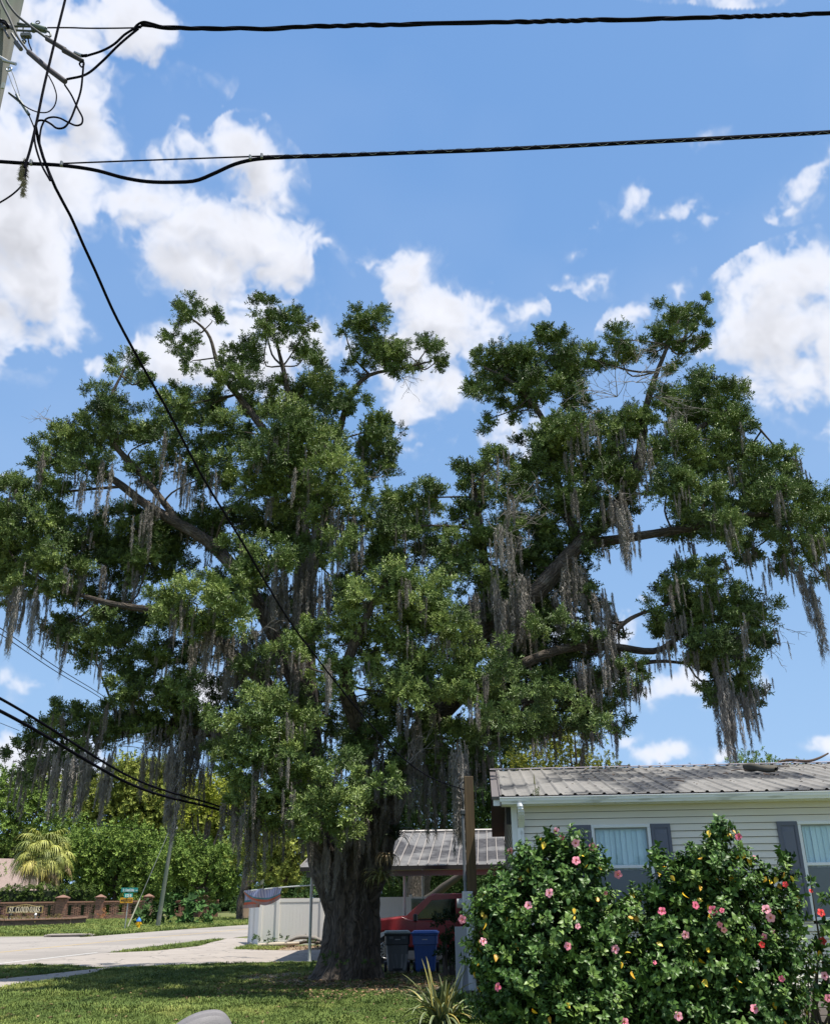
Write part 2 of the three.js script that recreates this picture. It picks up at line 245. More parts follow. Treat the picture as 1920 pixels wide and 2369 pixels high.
const oakSprigs = [sprig({ seed: 1, n: 15, leaf: 0.36, wide: 0.115, bend: 0.25 }), sprig({ seed: 2, n: 18, leaf: 0.33, wide: 0.11, bend: 0.4, len: 0.85 }), sprig({ seed: 3, n: 13, leaf: 0.40, wide: 0.12, bend: 0.1, open0: -0.1 })];
const farSprigs = [sprig({ seed: 4, n: 14, leaf: 0.34, wide: 0.2, bend: 0.2 }), sprig({ seed: 5, n: 12, leaf: 0.4, wide: 0.22, bend: 0.3, open0: 0 })];
const Yv = V(0, 1, 0);
// leaves of a crown: sprigs gathered in tufts through the volume of each blob; more of them on its outside
function crown(parent, name, blobs, o) {
  const lists = o.geo.map(() => ({ m: [], c: [] })), q = new THREE.Quaternion(), q2 = new THREE.Quaternion(), col = new THREE.Color();
  for (const b of blobs) {
    const n = Math.round(o.dens * (b.k ?? 1) * b.r * b.r), tufts = Math.max(3, Math.round((o.tufts ?? 9) * (b.k ?? 1) * Math.pow(b.r / 0.55, 1.6)));
    const cs = [], tone = (b.tone ?? 0) + gauss() * 0.10;
    for (let i = 0; i < tufts; i++) { const d = V(gauss(), gauss(), gauss()).normalize(), f = Math.pow(rnd(), 0.45) * (rnd() < 0.12 ? 1.18 : 0.92); cs.push({ p: V(d.x * b.r * f, d.y * b.r * f * (b.flat ?? 0.85), d.z * b.r * f), d, s: b.r * rr(0.14, 0.31), t: gauss() * 0.25 }); }
    for (let i = 0; i < n; i++) {
      const c = cs[(rnd() * tufts) | 0], e = V(gauss(), gauss() * 0.8, gauss()), p = c.p.clone().addScaledVector(e, c.s).add(b.c);
      const dir = c.d.clone().multiplyScalar(0.8).add(V(e.x, e.y, e.z).multiplyScalar(0.55)).add(V(0, o.rise ?? 0.45, 0)).normalize();
      q.setFromUnitVectors(Yv, dir); q2.setFromAxisAngle(Yv, rnd() * 6.283); q.multiply(q2);
      const s = o.size * rr(0.7, 1.25), k = (rnd() * o.geo.length) | 0;
      lists[k].m.push(M4().compose(p, q, V(s, s, s)));
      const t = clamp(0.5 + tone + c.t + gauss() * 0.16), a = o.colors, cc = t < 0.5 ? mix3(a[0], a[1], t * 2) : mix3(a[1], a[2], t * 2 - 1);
      lists[k].c.push(col.clone().setRGB(...cc));
    }
  }
  lists.forEach((l, k) => {
    if (!l.m.length) return; const im = new THREE.InstancedMesh(o.geo[k], o.mat, l.m.length); l.m.forEach((m, i) => { im.setMatrixAt(i, m); im.setColorAt(i, l.c[i]); });
    im.name = name; im.userData.kind = 'stuff'; sh(im); parent.add(im);
  });
}
const pxBlobs = (d, list, o = {}) => list.map(([x, y, r]) => { const dd = d + (o.jit ?? 0.8) * gauss(), c = at(x * DS, y * DS, dd), opt = c.clone().sub(camera.position).dot(camF); return { c, r: r * DS * opt / FOCAL, ...o }; });

// ---------------------------------------------------------------- the oak
const OZ = 24;
const oakLabel = 'huge old oak with fluted dark trunk and spreading moss hung crown beside the house';
const oak = thing('oak_tree', oakLabel, 'tree', [0, 0, 0]);
const PT = (l) => ({ p: l.map(([x, y, d]) => at(x, y, d)), r: l.map((q) => q[3]) });
{
  // trunk: fluted rings with spreading root flare
  const pos = [], uv = [], idx = [], K = 72, N = 34, Ht = 3.5;
  for (let i = 0; i <= N; i++) {
    const y = -0.1 + (Ht + 0.1) * Math.pow(i / N, 1.25), cx = -1.72 + 0.05 * y, cz = -OZ, base = lerp(0.63, 0.60, clamp(y / 2.2)) * (y > 2.3 ? 1 + 0.10 * (y - 2.3) : 1);
    for (let s = 0; s <= K; s++) {
      const a = (s % K) / K * 6.28318, ca = Math.cos(a), sa = Math.sin(a);
      const lobesN = 0.075 * Math.sin(a * 6 + 0.9 + 0.25 * y) + 0.06 * Math.sin(a * 9 + 2 - 0.3 * y) - 0.15 * Math.exp(-Math.pow((a - 2.15) / 0.13, 2)) - 0.13 * Math.exp(-Math.pow((a - 1.35 + 0.1 * y) / 0.10, 2)) - 0.1 * Math.exp(-Math.pow((a - 0.75) / 0.1, 2));
      const flare = Math.exp(-Math.max(y, 0) / 0.30) * (0.10 + 0.16 * Math.max(0, Math.sin(a * 5 + 0.4)) + 0.20 * Math.max(0, -ca));
      const r = base * (1 + lobesN) + flare + (fbm3(ca * 4 + 5, y * 2.6, sa * 4, 3) - 0.5) * 0.13 + (vn3(ca * 16, y * 1.7, sa * 16) - 0.5) * 0.05;
      pos.push(cx + ca * r, y, cz + sa * r * 0.95); uv.push(s / K * 4.2, y);
    }
  }
  for (let i = 0; i < N; i++) for (let s = 0; s < K; s++) { const a = i * (K + 1) + s, b = a + K + 1; idx.push(a, b, a + 1, a + 1, b, b + 1); }
  const g = new THREE.BufferGeometry(); g.setAttribute('position', new THREE.Float32BufferAttribute(pos, 3)); g.setAttribute('uv', new THREE.Float32BufferAttribute(uv, 2)); g.setIndex(idx); g.computeVertexNormals();
  part('trunk', g, mBark, oak);
}
const limbDefs = [
  [[800, 2190, 24, .2], [778, 2085, 24, .36], [750, 1985, 24.1, .40], [735, 1850, 24, .36], [712, 1700, 24, .33], [704, 1500, 24, .30], [702, 1300, 24.2, .24], [690, 1120, 24.3, .17], [665, 900, 24, .09], [640, 790, 23.8, .04]],
  [[815, 2180, 24, .2], [845, 2075, 23.95, .36], [880, 1940, 23.8, .42], [905, 1840, 23.8, .38], [960, 1720, 23.6, .34], [1050, 1580, 23.4, .30], [1130, 1450, 23.2, .27], [1240, 1370, 23, .24], [1340, 1260, 23, .22], [1440, 1160, 23, .2], [1480, 1060, 23, .16], [1490, 960, 23, .11], [1520, 860, 23, .07], [1570, 740, 23, .03]],
  [[712, 1640, 24, .24], [600, 1400, 23.5, .20], [500, 1268, 23.4, .17], [420, 1215, 23.4, .15], [345, 1172, 23.5, .13], [260, 1108, 23.6, .1], [180, 1070, 23.8, .07], [110, 1050, 24, .03]],
  [[725, 1780, 24, .24], [640, 1610, 23.5, .2], [540, 1515, 23.3, .16], [430, 1430, 23, .12], [250, 1395, 23.2, .08], [90, 1345, 23.5, .03]],
  [[735, 1860, 24, .2], [600, 1730, 24.5, .15], [450, 1690, 25, .12], [300, 1690, 25.5, .09], [150, 1700, 26, .06], [70, 1720, 26, .03]],
  [[704, 1400, 24, .16], [750, 1200, 24.5, .14], [785, 1000, 24.6, .11], [815, 910, 24.5, .085], [850, 870, 24.4, .065], [940, 850, 24.3, .04], [1000, 835, 24.2, .02]],
  [[690, 1120, 24.3, .13], [600, 980, 24.2, .12], [550, 915, 24.2, .1], [510, 860, 24.1, .07], [480, 770, 24, .045], [420, 720, 24, .02]],
  [[420, 1215, 23.4, .1], [330, 1100, 23.5, .09], [255, 1010, 23.5, .08], [255, 930, 23.5, .06], [290, 850, 23.6, .03]],
  [[960, 1720, 23.6, .22], [1080, 1600, 22.8, .18], [1200, 1540, 22.5, .14], [1310, 1500, 22.5, .12], [1420, 1497, 22.5, .10], [1520, 1505, 22.5, .08], [1600, 1450, 22.5, .05], [1690, 1430, 22.5, .025]],
  [[1310, 1500, 22.5, .08], [1400, 1475, 22.4, .07], [1460, 1430, 22.4, .05], [1540, 1400, 22.4, .03]],
  [[1050, 1580, 23.4, .16], [1180, 1620, 23, .13], [1300, 1600, 22.8, .1], [1400, 1555, 22.6, .08], [1520, 1530, 22.5, .05], [1620, 1540, 22.5, .025]],
  [[1340, 1260, 23, .15], [1480, 1240, 22.5, .13], [1600, 1220, 22.2, .1], [1750, 1190, 22, .07], [1880, 1210, 22, .03]],
  [[860, 1910, 23.8, .24], [830, 1700, 22, .2], [800, 1560, 20.8, .15], [850, 1420, 20.3, .1], [900, 1330, 20, .04]],
  [[770, 1990, 24, .2], [680, 1850, 21.8, .15], [610, 1760, 20.6, .1], [560, 1690, 20, .04]],
  [[1340, 1260, 23, .14], [1290, 1120, 23.4, .12], [1260, 980, 23.5, .09], [1190, 890, 23.5, .06], [1120, 850, 23.5, .03]],
  [[1130, 1450, 23.2, .16], [1120, 1300, 23.4, .13], [1100, 1150, 23.5, .08], [1080, 1060, 23.6, .03]],
  [[1480, 1060, 23, .1], [1600, 1000, 22.8, .08], [1700, 950, 22.7, .05], [1800, 1040, 22.6, .02]],
];
const limbPts = [];
limbDefs.forEach((d, i) => {
  const { p, r } = PT(d); part('limb', loft(p, r, { seg: p.length * 5, sides: i < 2 ? 16 : 10, seed: i * 3.1 }), mBark, oak);
  const c = new THREE.CatmullRomCurve3(p, false, 'centripetal'); for (let t = 0.15; t <= 1; t += 0.05) limbPts.push(c.getPointAt(t));
});
const oakBlobs = [
  ...pxBlobs(23.6, [[400, 650, 30], [445, 670, 24], [382, 715, 30], [402, 755, 24], [560, 655, 36], [600, 680, 34], [640, 690, 26], [560, 705, 26], [505, 740, 44], [490, 790, 38], [455, 775, 20], [640, 740, 30], [660, 780, 34], [350, 700, 14]], { jit: .4 }),
  ...pxBlobs(24.2, [[775, 665, 38], [760, 720, 42], [800, 740, 38], [850, 740, 34], [895, 730, 30], [915, 755, 20], [830, 765, 30], [750, 770, 28], [720, 690, 16]], { jit: .4 }),
  ...pxBlobs(23.6, [[270, 765, 34], [300, 790, 26], [240, 760, 18], [230, 860, 50], [190, 900, 48], [250, 900, 42], [140, 930, 52], [90, 960, 36], [180, 980, 50], [110, 1000, 36]], { jit: .6 }),
  ...pxBlobs(23.8, [[540, 840, 48], [590, 830, 42], [655, 830, 54], [700, 850, 42], [745, 840, 24], [790, 900, 42], [790, 960, 46], [760, 925, 38], [800, 990, 22], [370, 850, 50], [430, 860, 52], [470, 900, 52], [330, 920, 55], [400, 950, 62], [310, 990, 42], [440, 990, 52]], { jit: .8 }),
  ...pxBlobs(22.6, [[600, 900, 66], [660, 930, 70], [560, 950, 62], [700, 990, 62], [610, 1020, 70], [520, 1020, 52], [740, 1040, 42], [680, 1070, 46]], { jit: .8, tone: .08 }),
  ...pxBlobs(23.4, [[30, 1040, 52], [60, 1090, 66], [-10, 1100, 60], [110, 1070, 42], [20, 1170, 62], [90, 1160, 62], [140, 1210, 55], [50, 1230, 40], [-5, 1235, 42], [-60, 1120, 70], [-70, 1200, 60]], { jit: .8, tone: .05 }),
  ...pxBlobs(24.2, [[200, 1130, 56], [260, 1090, 46], [250, 1180, 56], [310, 1180, 56], [330, 1120, 50], [180, 1240, 42], [370, 1190, 50], [400, 1110, 40], [450, 1080, 40], [560, 1100, 50], [620, 1110, 50]], { jit: .8, tone: -.1 }),
  ...pxBlobs(23.5, [[850, 1060, 52], [900, 1040, 42], [820, 1110, 52], [880, 1120, 52], [800, 1160, 42], [770, 1090, 40]], { jit: .8 }),
  ...pxBlobs(21.6, [[540, 1180, 56], [490, 1160, 40], [590, 1170, 46], [650, 1160, 46], [720, 1140, 42]], { jit: .5, tone: .1 }),
  ...pxBlobs(20.8, [[350, 1280, 54], [410, 1260, 60], [470, 1240, 50], [510, 1290, 40], [440, 1310, 40]], { jit: .5, tone: .16 }),
  ...pxBlobs(24.0, [[160, 1330, 50], [120, 1310, 32], [220, 1310, 50], [200, 1360, 42], [270, 1340, 38], [280, 1400, 46], [330, 1370, 42], [380, 1390, 36], [310, 1450, 50], [260, 1440, 36], [380, 1450, 40]], { jit: .7, tone: -.06 }),
  ...pxBlobs(20.6, [[830, 1220, 60], [890, 1240, 60], [760, 1260, 60], [850, 1300, 74], [720, 1320, 55], [790, 1360, 64], [930, 1310, 60], [900, 1400, 74], [980, 1400, 56], [640, 1340, 46], [600, 1370, 36], [700, 1420, 50], [840, 1450, 64], [960, 1460, 56]], { jit: .6, tone: .13 }),
  ...pxBlobs(19.6, [[540, 1480, 55], [590, 1500, 55], [500, 1510, 42], [630, 1520, 42], [540, 1560, 70], [600, 1580, 55], [500, 1600, 46], [560, 1640, 60], [640, 1640, 55], [700, 1600, 46], [660, 1700, 50], [720, 1690, 48], [600, 1700, 44], [540, 1700, 36], [500, 1690, 26], [640, 1740, 34], [720, 1735, 30]], { jit: .5, tone: .15 }),
  ...pxBlobs(22.0, [[740, 1560, 50], [760, 1640, 44], [800, 1540, 55], [880, 1530, 55], [950, 1540, 50], [1000, 1560, 40], [1040, 1500, 46], [820, 1620, 40], [900, 1590, 42], [1010, 1590, 34]], { jit: .7, tone: -.08 }),
  ...pxBlobs(22.8, [[1000, 1000, 46], [1040, 960, 36], [1060, 1030, 50], [990, 1070, 46], [1010, 1140, 46], [1080, 1100, 46], [960, 1120, 36], [940, 1180, 42], [1000, 1220, 46]], { jit: .8, tone: .02 }),
  ...pxBlobs(23.6, [[1020, 770, 46], [1000, 820, 32], [1015, 880, 22], [1060, 760, 50], [1110, 760, 50], [1070, 820, 46], [1130, 820, 48], [1170, 730, 48], [1180, 790, 46], [1230, 750, 34], [1200, 840, 42], [1150, 700, 30], [1090, 860, 26]], { jit: .6, tone: -.02 }),
  ...pxBlobs(23.2, [[1290, 710, 30], [1300, 750, 30], [1340, 730, 22], [1400, 680, 36], [1440, 660, 36], [1380, 720, 30], [1440, 715, 34], [1460, 690, 22], [1420, 770, 26], [1470, 640, 18], [1470, 720, 18]], { jit: .4 }),
  ...pxBlobs(22.8, [[1180, 900, 56], [1140, 930, 50], [1120, 990, 56], [1200, 960, 60], [1280, 900, 54], [1260, 960, 60], [1340, 880, 44], [1290, 1010, 55], [1180, 1030, 56], [1230, 1070, 55]], { jit: .9, tone: .03 }),
  ...pxBlobs(22.8, [[1400, 830, 46], [1470, 820, 50], [1530, 830, 40], [1500, 880, 50], [1440, 890, 55], [1540, 900, 36], [1400, 940, 60], [1470, 950, 60], [1540, 960, 50], [1600, 970, 46], [1640, 950, 30], [1665, 985, 26]], { jit: .9 }),
  ...pxBlobs(22.2, [[1400, 1020, 60], [1470, 1040, 65], [1550, 1030, 60], [1620, 1030, 55], [1680, 1050, 50], [1720, 1080, 42], [1440, 1100, 55], [1520, 1100, 60], [1600, 1100, 55], [1660, 1120, 50], [1710, 1150, 42], [1570, 1150, 36], [1650, 1180, 36], [1720, 1205, 28], [1780, 1120, 60], [1790, 1190, 40]], { jit: .9, tone: .03 }),
  ...pxBlobs(23.6, [[1130, 1110, 55], [1150, 1170, 55], [1220, 1130, 50], [1290, 1070, 40], [1180, 1220, 50], [1100, 1180, 55], [1060, 1220, 50], [1230, 1250, 34], [1258, 1280, 22]], { jit: .8, tone: -.15 }),
  ...pxBlobs(23.0, [[1080, 1290, 55], [1130, 1300, 55], [1060, 1370, 55], [1130, 1380, 55], [1190, 1340, 36], [1100, 1450, 60], [1160, 1450, 50], [1200, 1470, 42], [1250, 1490, 40], [1290, 1510, 24], [1220, 1530, 30], [1150, 1520, 40], [1090, 1530, 46]], { jit: .8, tone: -.12 }),
  ...pxBlobs(22.5, [[1230, 1330, 32], [1290, 1330, 18], [1320, 1400, 28], [1340, 1430, 20], [1290, 1450, 26], [1345, 1400, 16], [1300, 1390, 24], [1240, 1430, 28]], { jit: .5, tone: -.1, k: .8 }),
  ...pxBlobs(22.4, [[1430, 1210, 40], [1480, 1230, 50], [1400, 1260, 45], [1460, 1290, 60], [1530, 1270, 55], [1580, 1290, 40], [1410, 1330, 45], [1490, 1350, 60], [1560, 1340, 45], [1600, 1340, 24], [1460, 1400, 40], [1530, 1410, 50], [1570, 1440, 34], [1500, 1450, 40], [1560, 1480, 28], [1380, 1300, 28]], { jit: .7, tone: -.03 }),
  ...pxBlobs(25.0, [[130, 1500, 40], [80, 1540, 40], [180, 1500, 40], [60, 1590, 42], [130, 1570, 46], [200, 1540, 46], [35, 1565, 24], [170, 1600, 30], [250, 1500, 42], [300, 1520, 46], [360, 1500, 50], [420, 1510, 42], [340, 1560, 40], [400, 1570, 36], [90, 1620, 26], [450, 1560, 44]], { jit: .8, tone: -.06 }),
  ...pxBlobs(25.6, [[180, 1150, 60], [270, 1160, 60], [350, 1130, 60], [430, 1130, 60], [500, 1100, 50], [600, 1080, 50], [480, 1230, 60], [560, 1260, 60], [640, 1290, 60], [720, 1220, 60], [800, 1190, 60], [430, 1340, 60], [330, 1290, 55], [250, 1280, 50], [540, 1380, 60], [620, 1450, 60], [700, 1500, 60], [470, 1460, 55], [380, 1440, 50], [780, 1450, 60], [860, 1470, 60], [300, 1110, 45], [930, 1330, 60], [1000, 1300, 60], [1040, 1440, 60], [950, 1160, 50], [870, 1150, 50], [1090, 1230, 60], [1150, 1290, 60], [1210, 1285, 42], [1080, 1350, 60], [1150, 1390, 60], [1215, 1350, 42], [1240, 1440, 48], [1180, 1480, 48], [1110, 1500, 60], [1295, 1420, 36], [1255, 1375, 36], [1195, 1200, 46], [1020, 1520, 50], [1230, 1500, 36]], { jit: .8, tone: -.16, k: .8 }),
];
// the far side of the crown, thinner
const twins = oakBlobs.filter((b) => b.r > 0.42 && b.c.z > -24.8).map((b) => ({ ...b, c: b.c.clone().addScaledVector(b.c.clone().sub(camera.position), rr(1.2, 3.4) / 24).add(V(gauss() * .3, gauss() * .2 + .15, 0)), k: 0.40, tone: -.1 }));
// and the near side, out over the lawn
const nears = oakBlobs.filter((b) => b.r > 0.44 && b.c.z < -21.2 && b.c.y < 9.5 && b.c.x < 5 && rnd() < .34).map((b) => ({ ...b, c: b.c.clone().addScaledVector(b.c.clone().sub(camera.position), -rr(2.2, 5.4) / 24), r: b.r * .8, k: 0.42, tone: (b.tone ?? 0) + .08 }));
const OAK = [[0.032, 0.056, 0.018], [0.115, 0.175, 0.045], [0.29, 0.36, 0.10]];
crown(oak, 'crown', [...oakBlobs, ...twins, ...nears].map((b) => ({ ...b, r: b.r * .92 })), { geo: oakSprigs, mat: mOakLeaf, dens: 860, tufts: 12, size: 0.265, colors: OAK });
// branches from the limbs out to the leaf masses
let nb = 0;
for (const b of oakBlobs) {
  if (rnd() < 0.25) continue;
  let best = null, bd = 1e9; for (const p of limbPts) { const d = p.distanceTo(b.c) + (p.y > b.c.y + 0.6 ? 1.5 : 0); if (d < bd) { bd = d; best = p; } }
  if (bd > 6.5) continue;
  const m1 = best.clone().lerp(b.c, 0.4).add(V(gauss() * .25, gauss() * .2 - .1, gauss() * .25)), e = b.c.clone().add(V(gauss(), gauss(), gauss()).multiplyScalar(b.r * .4));
  part('branch', loft([best, m1, b.c.clone(), e], [0.02 + 0.009 * bd, 0.018 + 0.006 * bd, 0.015, 0.006], { seg: 9, sides: 5, seed: nb++ }), mBark, oak);
}
// bare grey twigs
function twigs(root, dir, L, n, depth, out) {
  let p = root.clone(), d = dir.clone().normalize(); const pts = [p.clone()];
  for (let i = 0; i < n; i++) { d.add(V(gauss() * .35, gauss() * .35, gauss() * .35)).normalize(); p = p.clone().addScaledVector(d, L / n); pts.push(p); if (depth && rnd() < 0.75) twigs(p, d.clone().add(V(gauss(), gauss(), gauss()).multiplyScalar(0.9)), L * rr(0.3, 0.6), 3, depth - 1, out); }
  out.push(loft(pts, [0.004 + L * 0.007, 0.003], { seg: n * 2, sides: 4, rough: 0 }));
}
const bareTwigs = (list) => list.forEach(([x, y, d, dx, dy, L, k]) => { const out = []; for (let i = 0; i < (k ?? 3); i++) twigs(at(x * DS, y * DS, d), V(dx + gauss() * .5, dy + gauss() * .5, gauss() * .4), L * rr(.5, .95), 5, 2, out); part('bare_twigs', out, mTwig, oak); });
bareTwigs([[1290, 830, 21.9, -.4, .2, 1.6, 5], [1330, 800, 21.9, .6, .5, 1.6, 5], [1370, 830, 21.9, 1, -.6, 1.6, 5], [1260, 860, 21.8, -.8, .2, 1.3, 4], [1330, 760, 22, .3, 1, 1.2, 3], [1340, 780, 22, 1, 0, 1.4, 4],
  [1040, 1130, 21.6, .6, 1, 1.5, 4], [1060, 1080, 21.6, .8, .4, 1.0, 4], [1060, 1190, 21.6, .2, .9, 1.3, 3], [1040, 1010, 21.9, -.3, .6, .9, 3], [1600, 1310, 21.7, -.4, .6, 1.0, 3], [1590, 1330, 21.7, .7, -.5, .9, 2], [460, 790, 23.6, -.2, .5, .8, 2], [1290, 1050, 22, .2, .6, 1, 3], [250, 1560, 23.8, .9, .3, 1.3, 3], [220, 1590, 23.8, -.6, .2, 1, 2], [840, 790, 24, .5, -.4, .8, 3], [110, 880, 23.4, -.5, .5, .9, 3], [760, 995, 22.6, .8, .1, .9, 2], [1440, 730, 23, .8, .6, .9, 2], [850, 1600, 20.6, .4, .9, 1.2, 3], [540, 1330, 20.8, .5, .6, 1, 2]]);

// ---------------------------------------------------------------- Spanish moss
function mossGeo(seed, n, wide) { // hangs from the origin to y = -1
  const r = mulberry(seed), P = [];
  for (let i = 0; i < n; i++) {
    const y0 = -Math.pow(r(), 1.25) * 0.80, a = r() * 6.283, rad = wide * Math.sqrt(r()) * (0.35 + 0.65 * Math.min(1, -y0 * 4)) * (1 + 0.9 * y0) * 0.55, x = Math.cos(a) * rad, z = Math.sin(a) * rad * 0.7, L = Math.min(0.16 + 0.34 * r(), 1.02 + y0) * (0.55 + 0.5 * r()), w = 0.007 + 0.010 * r(), ph = r() * 6, fr = 6 + 9 * r(), am = 0.022 + 0.035 * r(), ta = r() * 3.14;
    let prev = null; const S = 7;
    for (let s = 0; s <= S; s++) {
      const t = s / S, c = V(x * (1 - 0.3 * t) + Math.sin(ph + t * fr) * am, y0 - t * L, z + Math.cos(ph * 1.7 + t * fr * 1.3) * am), ww = w * (1 - 0.8 * t), o = V(Math.cos(ta + t * 2) * ww, 0, Math.sin(ta + t * 2) * ww), q = [c.clone().sub(o), c.clone().add(o)];
      if (prev) P.push(...prev[0].toArray(), ...prev[1].toArray(), ...q[0].toArray(), ...prev[1].toArray(), ...q[1].toArray(), ...q[0].toArray());
      prev = q;
      if (s && r() < 0.9) { const e = c.clone().add(V((r() - 0.5) * 0.20, -0.015 - 0.05 * r(), (r() - 0.5) * 0.20)); P.push(...q[0].toArray(), ...q[1].toArray(), ...e.toArray()); }
    }
  }
  const g = new THREE.BufferGeometry(); g.setAttribute('position', new THREE.Float32BufferAttribute(P, 3)); g.computeVertexNormals(); return g;
}
const mossGeos = [mossGeo(1, 64, 0.26), mossGeo(2, 48, 0.18), mossGeo(3, 84, 0.42), mossGeo(4, 34, 0.11)];
const MOSS = [[0.125, 0.112, 0.096], [0.23, 0.208, 0.182], [0.38, 0.35, 0.31]];
function mossSet(entries, o = {}) { // [x, y, length in px, depth, light]
  const L = mossGeos.map(() => ({ m: [], c: [] }));
  for (const [x, y, len, d, tone] of entries) {
    const n = o.n ?? 7;
    for (let i = 0; i < n; i++) {
      const dd = d + gauss() * .3, c = at((x + gauss() * (o.spread ?? 18)) * DS, (y + rr(-26, 10)) * DS, dd), sc = c.clone().sub(camera.position).dot(camF) / FOCAL * DS, l = Math.max(len * sc * rr(0.25, 1.35), 0.22), k = (rnd() * 4) | 0, w = clamp(l * rr(0.30, 0.62), 0.28, 0.85);
      L[k].m.push(M4().compose(c, Q(gauss() * .09, rnd() * 6.3, gauss() * .09), V(w, l, w)));
      const t = clamp(0.42 + (tone ?? 0) + gauss() * .2); L[k].c.push(new THREE.Color().setRGB(...(t < .5 ? mix3(MOSS[0], MOSS[1], t * 2) : mix3(MOSS[1], MOSS[2], t * 2 - 1))));
    }
  }
  return L;
}
function mossMesh(L, make) { L.forEach((l, k) => { if (!l.m.length) return; const im = new THREE.InstancedMesh(mossGeos[k], mMoss, l.m.length); l.m.forEach((m, i) => { im.setMatrixAt(i, m); im.setColorAt(i, l.c[i]); }); sh(im); make(im); }); }
const mossList = [
  [60, 1260, 60, 23.2], [110, 1240, 60, 23.2], [235, 980, 110, 23], [300, 1080, 90, 23], [275, 1020, 60, 23], [390, 1000, 60, 23], [400, 1020, 50, 23], [330, 1050, 60, 23], [170, 1200, 60, 23.4], [215, 1200, 70, 23.4], [180, 1000, 50, 23], [390, 960, 60, 22.8], [340, 990, 60, 23],
  [600, 1200, 120, 21.8], [625, 1190, 150, 22.2], [650, 1210, 140, 22], [680, 1210, 110, 22], [570, 1250, 80, 21.6], [620, 1260, 110, 22], [660, 1240, 110, 22.4], [640, 1180, 120, 22.2], [600, 1230, 100, 22.2],
  [450, 1330, 90, 21.4], [490, 1330, 120, 21.6], [520, 1340, 130, 21.8], [560, 1330, 110, 21.8], [540, 1370, 90, 21.8], [480, 1360, 80, 21.6], [420, 1330, 60, 21.6], [580, 1380, 80, 22], [620, 1400, 90, 22], [400, 1340, 70, 22], [470, 1400, 60, 22], [500, 1390, 70, 22],
  [680, 1080, 110, 22.2], [720, 1080, 100, 22.6], [750, 1100, 90, 23], [700, 1060, 70, 22.2], [660, 1080, 90, 22.4], [640, 1070, 100, 22.6], [740, 1120, 70, 22.8, .2], [700, 1100, 100, 22.4],
  [1040, 1230, 150, 21.9, .1], [1062, 1260, 120, 22], [1090, 1220, 120, 22], [1110, 1250, 90, 22.2], [1045, 1120, 110, 21.8, .3], [1060, 1130, 100, 21.8, .3], [1075, 1240, 110, 22], [1040, 1340, 90, 21.8], [1000, 1250, 90, 22.4], [1100, 1280, 80, 22.4],
  [1190, 1180, 110, 22.4], [1205, 1200, 90, 22.4], [1250, 1250, 90, 22.4], [1270, 1260, 110, 22.4], [1265, 1330, 90, 22], [1230, 1400, 60, 22], [1180, 1230, 80, 22.6], [1235, 1260, 70, 22.2], [1220, 1410, 60, 22], [1270, 1400, 60, 22, .25], [1250, 1450, 50, 22],
  [1300, 1070, 110, 22, .1], [1312, 1100, 80, 22], [1290, 1040, 80, 22, .1], [1400, 880, 80, 21.8, .35], [1236, 890, 60, 21.8, .3], [1240, 920, 40, 21.8, .3], [1340, 930, 80, 21.8, .1], [1310, 1030, 60, 22],
  [1490, 1180, 50, 22], [1510, 1180, 40, 22], [1605, 1190, 60, 21.8], [1650, 1180, 60, 21.8], [1675, 1200, 70, 21.8], [1690, 1220, 70, 21.8], [1640, 1180, 50, 21.8], [1560, 1170, 40, 22], [1440, 1150, 50, 22], [1420, 1170, 40, 22], [1730, 1200, 50, 21.8],
  [1400, 1360, 50, 21.8], [1375, 1380, 40, 22], [1330, 1440, 30, 22], [1240, 1530, 40, 22], [1270, 1510, 50, 22], [1560, 1300, 60, 21.6, .25], [1420, 1290, 60, 21.6], [1450, 1380, 60, 21.6],
  [235, 1480, 90, 24], [400, 1540, 120, 24], [420, 1540, 110, 24], [330, 1540, 90, 24], [440, 1560, 80, 24], [350, 1570, 80, 23.8], [450, 1520, 110, 23.8], [395, 1500, 90, 24], [310, 1590, 70, 24], [100, 1590, 90, 24.4], [85, 1600, 60, 24.4], [420, 1600, 80, 24],
  [880, 1590, 150, 22], [900, 1560, 170, 22.2], [860, 1570, 140, 22], [920, 1590, 130, 22.4], [940, 1570, 110, 22], [840, 1590, 100, 22], [1000, 1530, 100, 22.4], [870, 1500, 90, 21.6], [840, 1480, 90, 21.6], [910, 1500, 80, 21.6], [800, 1600, 90, 22], [990, 1600, 70, 22], [960, 1560, 120, 22.2], [890, 1640, 110, 22], [780, 1540, 80, 22],
  [690, 1770, 80, 23.1, .3], [712, 1762, 85, 23.1, .35], [745, 1690, 70, 22.6], [520, 1690, 130, 20.2], [540, 1700, 110, 20.2], [500, 1680, 100, 20.4], [480, 1670, 80, 20.6], [560, 1720, 60, 20.2], [590, 1720, 60, 20], [1020, 1600, 50, 22], [760, 1720, 80, 22.8], [800, 1700, 80, 23.2], [660, 1760, 60, 20.6],
];
for (const b of oakBlobs) if (b.c.y < 14.2 && rnd() < 0.8) { const q = b.c.clone().add(V(gauss() * b.r * .6, -b.r * rr(.1, .8), gauss() * .3 + b.r * .5)), s = q.clone().sub(camera.position), z = s.dot(camF); mossList.push([(PW / 2 + FOCAL * s.dot(camR) / z) / DS, (PH / 2 - FOCAL * s.dot(camU) / z) / DS, rr(28, 75), -q.z, gauss() * .1]); }
mossMesh(mossSet(mossList), (im) => { im.name = numbered('spanish_moss'); im.userData.kind = 'stuff'; im.userData.label = 'grey spanish moss hanging in beards all through the oak crown'; im.userData.category = 'moss'; scene.add(im); });
let mBeard;
